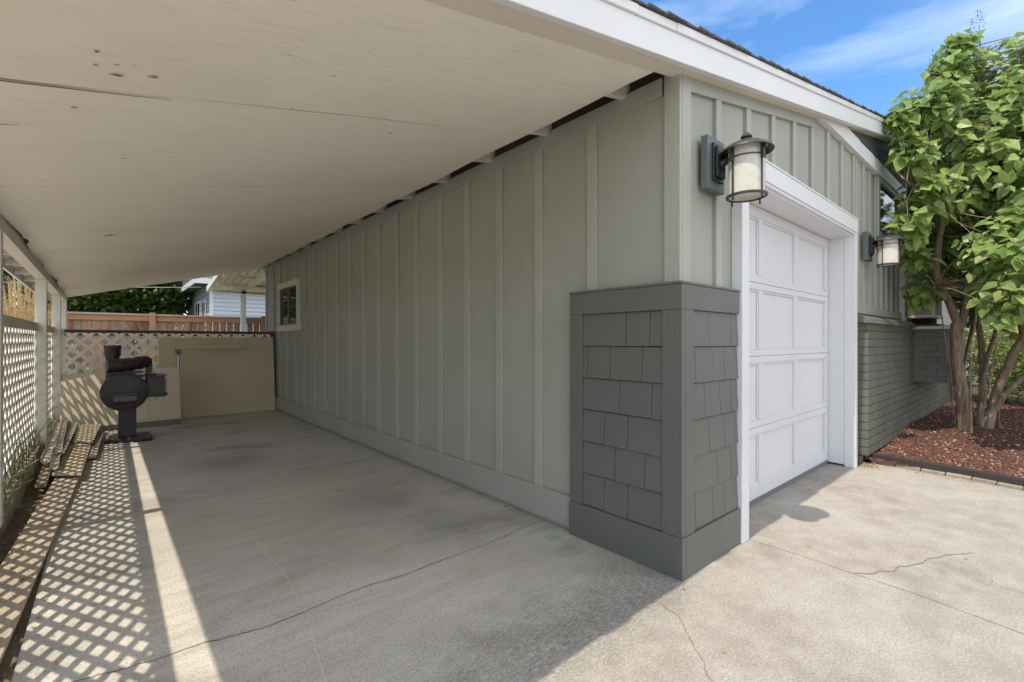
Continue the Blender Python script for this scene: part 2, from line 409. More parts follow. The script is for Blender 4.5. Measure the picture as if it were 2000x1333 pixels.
# slab: butted sheets, gridded so it is one surface
o = MB().box(PXL, 3.75, -2.4, 9.6, -0.12, 0.0).build('driveway', M_conc); struct(o)
M_bounce = m_noisecol('bounce_concrete', [(0.52, 0.49, 0.44), (0.60, 0.57, 0.52), (0.46, 0.43, 0.39)], 3)  # extra pale concrete, chosen to bounce sun onto the carport ceiling
o = MB().box(-4.6, 3.75, -9.3, -2.41, -0.12, 0.0).build('bounce_apron', M_bounce); struct(o)  # unseen slab behind the camera, added as a reflector
o = MB().box(-30, 40, -19.0, -9.4, -0.2, -0.02).build('road', M_road); struct(o)

def strip(pts, w, z, wob=0.012, seg=0.013):
    """thin crack following the points on the slab"""
    P = []
    for a, b in zip(pts[:-1], pts[1:]):
        a, b = Vector((*a, 0)), Vector((*b, 0)); n = max(2, int((b-a).length/seg)); d = (b-a).normalized(); s = Vector((-d.y, d.x, 0))
        for i in range(n):
            q = a + (b-a)*i/n; k = mnoise.noise(q*3.1)*wob*1.8 + mnoise.noise(q*13)*wob*0.7 + mnoise.noise(q*47)*min(wob, .012)*.55 + mnoise.noise(q*120)*min(wob, .01)*.3
            P.append((q + s*k, s))
    P.append((Vector((*pts[-1], 0)), P[-1][1]))
    m = MB(); vs = []; fs = []
    for i, (q, s) in enumerate(P):
        ww = w*(0.45 + 0.9*abs(mnoise.noise(q*14 + Vector((5, 5, 5)))))/1.0
        if i in (0, len(P)-1): ww *= 0.1
        vs += [(q.x+s.x*ww, q.y+s.y*ww, z), (q.x-s.x*ww, q.y-s.y*ww, z)]
        if i: fs.append((2*i-2, 2*i-1, 2*i+1, 2*i))
    return m.add(vs, fs)
M_crack = G('crack').done((0.10, 0.088, 0.072), 0.95)
M_crackl = G('faded_crack').done((0.20, 0.17, 0.135), 0.95)
M_line = G('chalky_line').done((0.62, 0.58, 0.52), 0.9)
cr = [((0.0, 1.04), (-0.30, 1.04), (-0.75, 0.99), (-1.32, 1.015), (-1.61, 0.99), (-1.81, 0.98), (-2.03, 1.03), (-2.2, 1.04), (-2.55, 1.09))]
struct(strip(cr[0], 0.0034, 0.002).build('crack', M_crack))
struct(strip([(-1.633, 2.3), (-1.619, 1.38), (-1.641, 0.964), (-1.729, 0.465), (-1.75, 0.1)], 0.0022, 0.0022, 0.006).build('scratch', M_line))
struct(strip([(-0.30, -0.06), (-0.34, -0.2), (-0.46, -0.30), (-0.61, -0.49), (-0.66, -0.8)], 0.0026, 0.002, 0.02).build('crack', M_crackl))
struct(strip([(0.77, -0.05), (0.775, -0.33), (0.75, -0.6), (0.74, -0.9), (0.675, -1.24), (0.66, -2.4)], 0.0028, 0.002, 0.003).build('slab_joint', M_crackl))
struct(strip([(0.754, -0.617), (0.86, -0.70), (1.013, -0.75), (1.219, -0.832), (1.40, -0.90), (1.6, -1.02)], 0.006, 0.0022, 0.03).build('crack', M_crackl))
# chalk scribble
struct(strip([(-0.30, 0.66), (-0.27, 0.60), (-0.20, 0.575), (-0.12, 0.58)], 0.0028, 0.0024, 0.008).build('chalk_mark', M_line))
struct(strip([(-0.36, 0.62), (-0.345, 0.56)], 0.0028, 0.0024, 0.008).build('chalk_mark', M_line))

# dirt strip, curb and raised soil on the open side of the carport
def bumpy(x0, x1, y0, y1, z, nx, ny, amp, sc_=4.0):
    m = MB(); vs = []; fs = []
    for j in range(ny+1):
        for i in range(nx+1):
            x = x0+(x1-x0)*i/nx; y = y0+(y1-y0)*j/ny
            vs.append((x, y, z + amp*mnoise.fractal(Vector((x*sc_, y*sc_, 3.3)), 0.8, 2.0, 4)))
    for j in range(ny):
        for i in range(nx):
            a = j*(nx+1)+i; fs.append((a, a+1, a+nx+2, a+nx+1))
    return m.add(vs, fs)
struct(bumpy(-2.90, PXL, -3, 9.4, -0.012, 6, 240, 0.016, 5).build('soil_strip', M_soil, smooth=True))
cb = MB()
yy = -3.0
vs = []; fs = []
ring = [(-2.885, -0.08), (-2.872, 0.12), (-2.895, 0.165), (-3.03, 0.175), (-3.06, 0.10), (-3.06, -0.08)]
n = 0
while yy < 9.3:
    for (x, z) in ring:
        k = mnoise.noise(Vector((yy*3, x*9, z*9)))*0.014
        vs.append((x + k, yy, z + (k if z > 0 else 0)))
    if n:
        a = (n-1)*6; b = n*6
        for k in range(6): fs.append((a+k, a+(k+1) % 6, b+(k+1) % 6, b+k))
    n += 1; yy += 0.08
cb.add(vs, fs); struct(cb.build('curb', M_curb, smooth=True))
struct(bumpy(-16.0, -3.02, -2.4, 11, 0.10, 60, 200, 0.05, 1.5).build('side_yard', M_yard, smooth=True))  # pale ground widened for more bounce into the open side

# planting bed on the right
def bedz(x, y):
    return 0.035 + 0.10*min(1, max(0, (x-3.75)/2.2)) + 0.05*math.exp(-((x-5.9)**2+(y+0.7)**2)/0.5) + 0.02*mnoise.noise(Vector((x*2, y*2, 0)))
bx = []
m = MB(); vs = []; fs = []; nx, ny = 110, 70
for j in range(ny+1):
    for i in range(nx+1):
        y = -7.0 + 7.1*j/ny; x = 3.66 + (15-3.66)*i/nx
        vs.append((x, y, bedz(x, y)))
for j in range(ny):
    for i in range(nx):
        a = j*(nx+1)+i; fs.append((a, a+1, a+nx+2, a+nx+1))
m.add(vs, fs); struct(m.build('planting_bed', M_bed, smooth=True))
# red lava chips
m = MB()
tet = [(1,1,1),(-1,-1,1),(-1,1,-1),(1,-1,-1),(1.1,-.2,.3),(-.2,1.0,.6)]
for i in range(26000):
    t = rnd.random()**1.7
    x = 3.72 + t*6.5; y = rnd.uniform(-3.4, 0.03)
    if (x-5.9)**2+(y+0.72)**2 < 0.05: continue
    r = rnd.uniform(0.006, 0.019); q = Matrix.Rotation(rnd.uniform(0, 6.28), 3, 'Z') @ Matrix.Rotation(rnd.uniform(0, 6.28), 3, 'X')
    c = Vector((x, y, bedz(x, y) + r*0.35)); sx, sy, sz = rnd.uniform(.6, 1.4), rnd.uniform(.6, 1.1), rnd.uniform(.4, .8)
    p = []
    for (a, b, d) in ((1,0,0),(-1,0,0),(0,1,0),(0,-1,0),(0,0,1),(0,0,-1)):
        v = Vector((a*sx+jit(.3), b*sy+jit(.3), d*sz+jit(.3)))*r; p.append(c + q @ v)
    m.add(p, [(0,2,4),(2,1,4),(1,3,4),(3,0,4),(2,0,5),(1,2,5),(3,1,5),(0,3,5)])
stuff(m.build('lava_rock', M_rock))

# ================================================================= GARAGE
Lx = 5.9
gar = thing('garage', 'sage green board and batten garage with white door and low gable roof', 'garage', (0.02, 0.02, 0))
# --- long side wall (faces -X)
m = MB()
m.box(0.02, 0.12, 0.02, 8.95, 0.0, 2.755)
wall = m.build('wall', M_wall, gar)
m = MB()
by = [0.60]
y = 1.10
ys = [0.612, 1.105, 1.555, 1.995, 2.435, 2.885, 3.305, 3.755, 4.175, 4.60, 5.05, 5.52, 5.965, 6.44, 6.92, 7.43, 7.86, 8.32, 8.86]
for i, yb in enumerate(ys):
    z0 = 1.60 if i == 0 else 0.235
    w_ = 0.072
    if 6.60 < yb < 7.98:      # interrupted by the window
        m2 = [(z0, 1.45), (2.33, 2.66)]
        for a, b in m2: MB().box(0.0, 0.0195, yb-w_/2, yb+w_/2, a, b).build('batten', M_wallz, wall, bevel=0.002)
    else: MB().box(0.0, 0.0195, yb-w_/2, yb+w_/2, z0, 2.66).build('batten', M_wallz, wall, bevel=0.002)
m = MB(); m.box(-0.004, 0.0195, 0.105, 8.95, 2.655, 2.757); m.build('frieze_board', M_wally, gar, bevel=0.002)
m = MB(); m.box(-0.008, 0.0195, 0.768, 8.95, 0.03, 0.235); m.build('baseboard', M_wally, gar, bevel=0.002)
m = MB(); m.box(0.03, 0.10, 0.8, 8.94, -0.05, 0.03); m.build('sill_plate', M_gap, gar)
# corner boards
m = MB(); m.box(-0.007, 0.0185, -0.006, 0.088, 1.602, 2.757); m.build('corner_board', M_wallz, gar, bevel=0.002)
m = MB(); m.box(0.0187, 0.112, -0.008, 0.0185, 1.602, 2.757); m.build('corner_board', M_wallz, gar, bevel=0.002)
# --- front wall (faces -Y)
def rk(x): return zs(x) + 0.01
def fwall(x0, x1, z0, z1=None):
    return [(x0, z0), (x1, z0), (x1, z1 if z1 else rk(x1)), (x0, z1 if z1 else rk(x0))]
m = MB()
m.prism(fwall(0.121, 0.72, 0.0), 'y', 0.02, 0.12)
m.prism([(0.7205, 2.45), (3.3795, 2.45), (3.3795, rk(3.3795)), (0.7205, rk(0.7205))], 'y', 0.02, 0.12)
m.prism(fwall(3.38, Lx, 0.0), 'y', 0.02, 0.12)
fw = m.build('wall', M_wall, gar)
m = MB()
TZ = 3.215   # underside of the white level frieze
def top_at(x): return min(rk(x) - 0.10, TZ)
xs = [0.43+0.432*k for k in range(8)]
for xb in xs:
    z0 = 1.602 if xb < 0.6 else 2.47
    if 0.7 < xb < 0.8: continue
    MB().prism([(xb, z0), (xb+0.07, z0), (xb+0.07, top_at(xb+0.07)), (xb, top_at(xb))], 'y', -0.001, 0.0195).build('batten', M_wallz, fw, bevel=0.002)
xb = 3.56
while xb < 5.75:
    if not (4.44 < xb < 5.62):
        MB().prism([(xb, 1.66), (xb+0.065, 1.66), (xb+0.065, TZ), (xb, TZ)], 'y', -0.001, 0.0195).build('batten', M_wallz, fw, bevel=0.002)
    else:
        MB().box(xb, xb+0.065, -0.001, 0.0195, 1.66, 2.50).build('batten', M_wallz, fw, bevel=0.002)
    xb += 0.283
m = MB(); m.prism([(0.1125, rk(0.1125)-0.10), (2.27, rk(2.27)-0.10), (2.27, rk(2.27)), (0.1125, rk(0.1125))], 'y', -0.004, 0.0195)
m.build('frieze_board', M_wallx, gar, bevel=0.002)
m = MB(); xw = (TZ-2.742)/0.207
m.prism([(xw-0.02, TZ), (5.95, TZ), (5.95, TZ+0.15), (xw+0.72, TZ+0.15)], 'y', -0.035, 0.0192)
m.build('gable_trim', M_whitex, gar, bevel=0.003); bpy.data.objects['gable_trim']['label'] = 'white level trim board under the dark gable'
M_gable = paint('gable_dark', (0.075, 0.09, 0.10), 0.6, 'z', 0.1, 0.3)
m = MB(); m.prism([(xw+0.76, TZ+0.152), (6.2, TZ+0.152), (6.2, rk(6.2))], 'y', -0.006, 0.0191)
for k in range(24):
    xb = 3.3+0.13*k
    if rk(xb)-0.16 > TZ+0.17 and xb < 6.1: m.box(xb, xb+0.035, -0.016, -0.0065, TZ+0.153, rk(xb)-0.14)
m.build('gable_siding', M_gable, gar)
m = MB(); m.tube([(3.55, -0.03, 3.36), (3.9, -0.03, 3.365), (4.1, -0.03, 3.37), (4.2, -0.03, 3.36), (4.24, -0.03, 3.30), (4.26, -0.03, 3.26)], 0.008, 6)
m.build('cable', M_gap, gar, smooth=True)
m = MB(); m.box(3.50, 5.86, -0.006, 0.0196, 1.575, 1.66); m.build('baseboard', M_wallx, gar, bevel=0.002)
m = MB(); m.box(5.84, 5.93, -0.03, 0.13, 1.50, 3.21); m.build('corner_board', M_white, gar, bevel=0.003)
# back and inner shell
m = MB(); m.box(0.121, Lx, 8.85, 8.95, 0, 2.70); m.box(5.8, 5.9, 0.121, 8.849, 0, 3.7)
m.build('wall', M_wall, gar)
# --- small window near the far end of the long wall
WY0, WY1, WZ0, WZ1 = 6.70, 7.90, 1.47, 2.31
fr = MB(); t = 0.085
fr.box(-0.030, 0.0194, WY0-0.03, WY1+0.03, WZ1-0.10, WZ1)
fr.box(-0.034, 0.0194, WY0-0.03, WY1+0.03, WZ0-0.015, WZ0+0.085)
fr.box(-0.026, 0.0193, WY0, WY0+t, WZ0+0.086, WZ1-0.101)
fr.box(-0.026, 0.0193, WY1-t, WY1, WZ0+0.086, WZ1-0.101)
M_wtrim = paint('cream_trim', (0.62, 0.62, 0.55), 0.5, None, 0.05, 0.12)
win = fr.build('window', M_wtrim, gar, bevel=0.003)
m = MB(); a, b, c, d = WY0+t+.001, WY1-t-.001, WZ0+0.087, WZ1-0.102; s = 0.022; ym = (a+b)/2
m.box(-0.008, 0.012, a, b, c, c+s); m.box(-0.008, 0.012, a, b, d-s, d)
m.box(-0.008, 0.012, a, a+s, c+s+.0005, d-s-.0005); m.box(-0.008, 0.012, b-s, b, c+s+.0005, d-s-.0005); m.box(-0.012, 0.012, ym-s/2, ym+s/2, c+s+.0005, d-s-.0005)
m.build('sash', G('grey_alu').done((0.16, 0.16, 0.15), 0.5), win)
m = MB(); m.box(0.010, 0.018, a+s, b-s, c+s, d-s); m.build('pane', M_pane, win)

# --- charcoal wainscot with shingles wrapping the corner
o_ = -0.024
WT = 1.60
m = MB()
m.box(o_+0.010, 0.0, 0.0, 0.764, 0.0, 1.58)     # backing, long side; near-black stands for shadow lines under the shingle rows
wb = m.build('wainscot', M_gap, gar)
m = MB(); m.box(-0.0001, 0.668, o_+0.010, 0.0, 0.0, 1.58); m.build('wainscot_backing', M_gap, wb)  # front backing, shadow between the rows put in as near-black
def board(name, mat, *b):
    mm = MB(); mm.box(*b); return mm.build(name, mat, wb, bevel=0.0025)
X0 = -0.034
board('trim_board', M_dky, X0, -0.001, X0+.0005, 0.766, 1.452, 1.588)
board('trim_board', M_dkx, 0.0, 0.672, X0, -0.001, 1.452, 1.588)
board('trim_board', M_dky, X0-0.006, -0.001, X0-.0055, 0.768, 0.0, 0.223)
board('trim_board', M_dkx, 0.0, 0.674, X0-0.006, -0.001, 0.0, 0.223)
board('trim_board', M_dkz, X0, -0.0015, X0+.0005, 0.085, 0.224, 1.451)
board('trim_board', M_dkz, 0.0, 0.095, X0+.0002, -0.0015, 0.224, 1.451)
board('trim_board', M_dkz, X0, -0.0015, 0.665, 0.766, 0.224, 1.451)
m = MB(); m.box(X0-0.005, 0.03, X0-0.005, 0.769, 1.589, 1.603); m.box(0.031, 0.672, X0-0.005, 0.03, 1.589, 1.603)
m.build('cap', M_dky, wb, bevel=0.003)
side_rows = [[.30,.45,.0],[.1],[.0]]
def shingles(along0, along1, cuts_rows, place):
    mm = MB(); nrow = 6; hz = (1.451-0.224)/nrow
    for r in range(nrow):
        zt = 1.451 - r*hz; zb = zt - hz
        cuts = [along0] + [along0+(along1-along0)*c for c in cuts_rows[r]] + [along1]
        for a, b in zip(cuts[:-1], cuts[1:]):
            dz = jit(0.0015); dp = jit(0.001); place(mm, a+0.002, b-0.002, zb+dz+0.004, zt-0.0015, 0.0135+dp)
    return mm
# from the corner outwards (fractions measured on the photograph)
sr = [[.14,.42],[.23,.62,.93],[.12,.50],[.40,.70],[.20,.56],[.40,.70]]
def place_side(mm, a, b, zb, zt, t):
    xi = o_+0.010
    mm.hexa([(xi-t, a, zb), (xi, a, zb), (xi, b, zb), (xi-t, b, zb), (xi-t*.2, a, zt), (xi, a, zt), (xi, b, zt), (xi-t*.2, b, zt)])
mm = shingles(0.0865, 0.664, sr, place_side); mm.build('shingle_siding', M_dk, wb)
fr_ = [[.33,.84],[.06,.42,.68],[.25,.58,.84],[.34,.68,.93],[.52,.84],[.06,.42,.68]]
def place_front(mm, a, b, zb, zt, t):
    yi = o_+0.010
    mm.hexa([(a, yi-t, zb), (b, yi-t, zb), (b, yi, zb), (a, yi, zb), (a, yi-t*.2, zt), (b, yi-t*.2, zt), (b, yi, zt), (a, yi, zt)])
mm = shingles(0.0965, 0.668, fr_, place_front); mm.build('shingle_siding', M_dk, wb)

# --- garage door, jambs, header
m = MB()
m.box(0.676, 0.778, -0.050, 0.019, 0.0, 2.372)
m.box(0.750, 0.779, 0.0195, 0.21, 0.0, 2.36)
m.build('door_jamb', M_white, gar, bevel=0.003)
m = MB()
m.box(3.318, 3.385, -0.050, 0.045, 0.0, 2.372)
m.box(3.324, 3.39, 0.0455, 0.21, 0.02, 2.36)
m.build('door_jamb', M_white, gar, bevel=0.003)
m = MB(); m.box(0.672, 3.392, -0.054, 0.019, 2.373, 2.50); m.box(0.78, 3.317, -0.02, 0.21, 2.34, 2.3725)
m.box(0.66, 3.402, -0.06, 0.0195, 2.5005, 2.515)
m.box(0.7795, 3.3175, -0.045, -0.0205, 2.352, 2.3724)
m.build('door_header', M_whitex, gar, bevel=0.003)
door = MB().box(0.781, 3.316, 0.205, 0.222, 0.045, 2.338).build('garage_door', M_doorw, gar)
door['label'] = 'white sectional garage door with square panels'
zr = [0.045, 0.60, 1.160, 1.738, 2.336]
for k in range(4):
    a, b = zr[k]+0.0015, zr[k+1]-0.0015
    m = MB(); yf = 0.186; yb_ = 0.2045
    rail = 0.052
    m.box(0.782, 3.315, yf, yb_, a, a+rail+(0.05 if k == 0 else 0)); m.box(0.782, 3.315, yf, yb_, b-rail-(0.03 if k == 3 else 0), b)
    lo, hi = a+rail+(0.05 if k == 0 else 0)+.0003, b-rail-(0.03 if k == 3 else 0)-.0003
    for xa, xb in ((0.782, 0.85), (1.55, 1.63), (2.345, 2.42), (3.225, 3.315)):
        m.box(xa, xb, yf, yb_, lo, hi)
    # bevelled beads inside each panel
    for xa, xb in ((0.85, 1.55), (1.63, 2.345), (2.42, 3.225)):
        bd = 0.016
        m.box(xa+.0003, xb-.0003, yf+0.008, yb_, lo+.0002, lo+bd); m.box(xa+.0003, xb-.0003, yf+0.008, yb_, hi-bd, hi-.0002)
        m.box(xa+.0003, xa+bd, yf+0.008, yb_, lo+bd+.0003, hi-bd-.0003); m.box(xb-bd, xb-.0003, yf+0.008, yb_, lo+bd+.0003, hi-bd-.0003)
    m.build('door_section', M_doorw, door, bevel=0.003)
MB().box(0.782, 3.315, 0.19, 0.22, 0.0, 0.044).build('bottom_seal', G('grey_rubber').done((0.16, 0.16, 0.16), 0.7), door)

# --- low brick wall right of the door (painted)
g = G('painted_brick'); n1 = g.noise(26, detail=5, rough=0.7); n2 = g.noise(2.2, detail=4)
BR = (0.130, 0.133, 0.110)
c = g.mix(g.ramp(n2, 0.3, 0.7), sc(BR, 0.85), sc(BR, 1.15)); c = g.mix(g.ramp(n1, 0.62, 0.75, 0, 0.4), c, (0.3, 0.28, 0.23))
g.bump(n1, 0.6, 0.006); M_brick = g.done(c, 0.55)
def bricks(mm, u0, u1, z0, z1, place, ch=0.0865, bl=0.235):
    k = 0; z = z0
    while z + ch*0.6 < z1:
        u = u0 - (bl/2 if k % 2 else 0)
        while u < u1-0.01:
            a, b = max(u, u0), min(u+bl-0.010, u1)
            if b - a > 0.02: place(mm, a, b, z+0.004, min(z+ch-0.005, z1), jit(0.003))
            u += bl
        z += ch; k += 1
BW0, BW1 = 3.585, 6.30
bw = MB(); bw.box(BW0+0.006, BW1+5.5, -0.086, 0.019, 0.085, 1.47); brick = bw.build('brick_wall', M_brick, gar)
mm = MB()
def pf(mm, a, b, z0, z1, j): mm.box(a, b, -0.098+j, -0.0865, z0, z1)
def ps(mm, a, b, z0, z1, j): mm.box(BW0-0.004+j, BW0+0.0055, a, b, z0, z1)
bricks(mm, BW0+0.002, BW1+5.5, 0.09, 1.47, pf)
bricks(mm, -0.0975, 0.018, 0.09, 1.47, ps, bl=0.2)
mm.build('brick_face', M_brick, brick, bevel=0.003)
m = MB(); m.prism([(-0.140, 1.462), (0.0185, 1.475), (0.0185, 1.575), (-0.12, 1.515)], 'x', 3.52, 5.98)
m.build('sill_cap', M_brick, brick, bevel=0.004)
m = MB(); m.box(3.47, 3.60, -0.05, 0.018, -0.02, 0.084); m.build('footing', M_brownwood, brick)

# upper window between the lantern and the tree
m = MB(); m.box(4.40, 4.47, -0.03, 0.0194, 2.50, 3.20); m.box(5.60, 5.67, -0.03, 0.0194, 2.50, 3.20); m.box(4.4705, 5.5995, -0.03, 0.0194, 2.50, 2.57); m.box(4.4705, 5.5995, -0.03, 0.0194, 3.14, 3.20)
wn = m.build('window', M_wallx, gar, bevel=0.003)
MB().box(4.47, 5.6, 0.001, 0.0193, 2.57, 3.14).build('pane', M_pane, wn)

# --- roof over garage and carport: shingles, deck, fascia
RX0, RX1 = -3.10, 6.25
def deck(x, y): return max(zc(x, y), 0) + 0.175 if x < 0 else 2.92 + 0.207*x - 0.004*y
m = MB()
roof = thing('roof', 'dark shingle roof with white fascia running over garage and carport', 'roof', (0, 0, 2.9))
# top sheet (two slopes)
def slab(x0, x1, y0, y1, zf, th, nx=10, ny=10):
    mm = MB(); vs = []; fs = []; N = (nx+1)*(ny+1)
    for lay in (0, 1):
        for j in range(ny+1):
            for i in range(nx+1):
                x = x0+(x1-x0)*i/nx; y = y0+(y1-y0)*j/ny; vs.append((x, y, zf(x, y) + (th if lay else 0)))
    for j in range(ny):
        for i in range(nx):
            a = j*(nx+1)+i; fs.append((a, a+nx+1, a+nx+2, a+1)); fs.append((N+a, N+a+1, N+a+nx+2, N+a+nx+1))
    edge = [i for i in range(nx)] ; 
    def idx(i, j): return j*(nx+1)+i
    loop = [idx(i, 0) for i in range(nx)] + [idx(nx, j) for j in range(ny)] + [idx(i, ny) for i in range(nx, 0, -1)] + [idx(0, j) for j in range(ny, 0, -1)]
    for k in range(len(loop)):
        a, b = loop[k], loop[(k+1) % len(loop)]; fs.append((a, b, N+b, N+a))
    return mm.add(vs, fs)
def zdeckL(x, y): return (zc(x, y) if x < 0 else 2.735 + 0.207*x) + 0.132
def zfr(x): return 2.742+0.207*x      # front rake reference
slab(RX0, 6.25, -0.090, 9.15, lambda x, y: zdeckL(x, y)+0.018*(1 if y < 5 else 1), 0.02, 14, 10).build('roof_deck', M_brownwood, roof)
# shingle courses, stepped along the slope
m = MB(); x = RX0-0.02
while x < 6.2:
    x1 = x+0.155
    yy = -0.125
    while yy < 9.15:
        y1 = min(yy+rnd.uniform(0.2, 0.34), 9.2)
        za = zdeckL(x, yy)+0.0385; zb = zdeckL(x1+0.02, yy)+0.0385; th = 0.011 + rnd.random()*0.004; j = jit(0.008) if yy < 0 else 0
        zc_, zd = zdeckL(x, y1)+0.0385, zdeckL(x1+0.02, y1)+0.0385
        m.hexa([(x, yy+j, za+0.004), (x1+0.02, yy+j, zb), (x1+0.02, y1-0.003, zd), (x, y1-0.003, zc_+0.004),
                (x, yy+j, za+th+0.004), (x1+0.02, yy+j, zb+0.004), (x1+0.02, y1-0.003, zd+0.004), (x, y1-0.003, zc_+th+0.004)])
        yy = y1 if yy > 0.3 else y1
        if yy > 0.6: # far from the edge: long strips
            za = zdeckL(x, yy)+0.0385; 
            zz = lambda X, Y: zdeckL(X, Y)+0.0385
            m.hexa([(x, yy, zz(x, yy)+.004), (x1+.02, yy, zz(x1+.02, yy)), (x1+.02, 9.2, zz(x1+.02, 9.2)), (x, 9.2, zz(x, 9.2)+.004),
                    (x, yy, zz(x, yy)+.016), (x1+.02, yy, zz(x1+.02, yy)+.004), (x1+.02, 9.2, zz(x1+.02, 9.2)+.004), (x, 9.2, zz(x, 9.2)+.016)])
            break
    x = x1
m.build('shingles', M_shing, roof)
# far slope, going down beyond the ridge
m = MB(); m.prism([(6.25, 4.19), (6.25, 4.24), (11.0, 3.26), (11.0, 3.21)], 'y', -0.125, 9.2); m.build('shingles', M_shing, roof)
# ridge closed
def rake(name, x0, x1, ya, yb, lo, hi, mat, bevel=0.003):
    mm = MB(); mm.prism([(x0, zfr(x0)+lo), (x1, zfr(x1)+lo), (x1, zfr(x1)+hi), (x0, zfr(x0)+hi)], 'y', ya, yb)
    return mm.build(name, mat, roof, bevel=bevel)
rake('soffit_board', RX0, 6.2, -0.0745, 0.045, -0.012, 0.006, paint('soffit_cream', (0.68, 0.62, 0.52), 0.6, 'x', 0.06, 0.25, 0.15))
rake('fascia', RX0, 6.2, -0.100, -0.075, -0.022, 0.116, M_whitex)
rake('bed_mould', RX0, 6.2, -0.0744, -0.060, -0.019, -0.0125, M_whitex)
rake('drip_board', RX0, -0.55, -0.112, -0.075, 0.1165, 0.161, M_whitex)
rake('drip_board', -0.547, -0.22, -0.110, -0.075, 0.1165, 0.159, M_whitex)
rake('drip_board', -0.217, 6.2, -0.112, -0.075, 0.1165, 0.161, M_whitex)
rake('rake_closure', RX0, 6.2, -0.074, 0.04, 0.007, 0.138, M_brownwood, 0)
m = MB(); m.prism([(6.201, 4.0), (6.201, 4.18), (11, 3.20), (11, 3.02)], 'y', -0.100, -0.075); m.build('fascia', M_whitex, roof)
m = MB(); m.prism([(6.201, 3.99), (11, 3.01), (11, 3.03), (6.201, 4.01)], 'y', -0.074, 0.045); m.build('soffit_board', M_white, roof)
# eave on the low side
m = MB(); m.box(RX0-0.015, RX0+0.008, -0.14, 9.15, 1.93, 2.20)
mm = MB(); vs = []
def eavez(y): return zc(RX0, y)
mm.hexa([(RX0-.012, -.145, eavez(0)-.03), (RX0+.008, -.145, eavez(0)-.03), (RX0+.008, 9.15, eavez(9)-.03), (RX0-.012, 9.15, eavez(9)-.03),
         (RX0-.012, -.145, eavez(0)+.2), (RX0+.008, -.145, eavez(0)+.2), (RX0+.008, 9.15, eavez(9)+.2), (RX0-.012, 9.15, eavez(9)+.2)])
mm.build('fascia', M_oldw, roof)

# ================================================================= CARPORT
cp = thing('carport', 'open carport with cream plywood ceiling and white posts beside the garage', 'carport', (-2.9, 0.2, 0))
# ceiling sheets with drooping ragged left edge
mm = MB(); vs = []; fs = []; nx, ny = 30, 160
def xl(y):
    ph = (y % 1.35)/1.35
    return -2.858 + 0.012*math.sin(y*2.1) + 0.02*(1 if 0.9 < ph else 0)
for j in range(ny+1):
    y = 0.046 + (9.05-0.046)*j/ny
    for i in range(nx+1):
        t = i/nx; x0 = xl(y); x1 = -0.175 + 0.005*y + 0.003*math.sin(y*3.3) + 0.004*mnoise.noise(Vector((y*7, 0, 0)))
        x = x0+(x1-x0)*t
        ph = ((y-1.03) % 1.36)/1.36
        sag = 0.004*math.exp(-(1-t)*30)*math.sin(y*4.7) + (-0.030*abs(math.sin(math.pi*ph))**0.6+0.012)*math.exp(-t*26)
        sag += 0.006*mnoise.noise(Vector((x*1.3, y*1.3, 0)))
        vs.append((x, y, zc(x, y) + sag))
for j in range(ny):
    for i in range(nx):
        a = j*(nx+1)+i; fs.append((a, a+nx+1, a+nx+2, a+1))
mm.add(vs, fs); ce = mm.build('ceiling', M_ceil, cp, smooth=False)
for p in ce.data.polygons: p.use_smooth = True
sol = ce.modifiers.new('s', 'SOLIDIFY'); sol.thickness = 0.009; sol.offset = 1; es_ = ce.modifiers.new('e', 'EDGE_SPLIT'); es_.split_angle = math.radians(40)
# make the normals point down so thickness grows upward safely
# gouges in the plywood
M_gouge = G('bare_gouge').done((0.12, 0.07, 0.04), 0.9)
mm = MB()
for (x, y, l, wd) in ((-2.371, .728, .022, .010), (-2.376, .823, .02, .008), (-2.321, .883, .045, .011), (-2.22, .86, .04, .008), (-2.32, .80, .02, .005), (-2.27, .79, .018, .004),
                      (-2.45, 1.214, .03, .006), (-2.289, 1.838, .05, .007), (-2.34, 3.966, .10, .02), (-1.735, 3.089, .012, .01), (-1.696, 1.007, .01, .008), (-1.635, .64, .03, .004),
                      (-2.66, 1.45, .09, .006), (-1.1, 1.2, .035, .006), (-0.9, 1.6, .02, .008), (-1.3, 2.3, .015, .008), (-2.0, 5.2, .05, .015)):
    z = zc(x, y) - 0.004; n = 9; o = []
    for k in range(n):
        a = 2*math.pi*k/n; r = rnd.uniform(.2, .66); o.append((x+math.cos(a)*l*r, y+math.sin(a)*wd*r*1.3, zc(x+math.cos(a)*l*r, y)-0.0065))
    MB().add(o, [tuple(range(n))]).build('gouge', M_gouge, ce)
# long open split from the left
mm = MB(); vs = []; fs = []
for k in range(26):
    x = -2.80 + k*0.026; y = 1.035 + 0.010*math.sin(x*5) + 0.003*mnoise.noise(Vector((x*20, 0, 0))); wd = 0.0055*(1-k/26)**0.6 + .0005
    vs += [(x, y-wd, zc(x, y)-0.0070), (x, y+wd, zc(x, y)-0.0070)]
    if k: fs.append((2*k-2, 2*k-1, 2*k+1, 2*k))
mm.add(vs, fs); mm.build('split', G('split_dark').done((0.12, 0.07, 0.04), 0.9), ce)
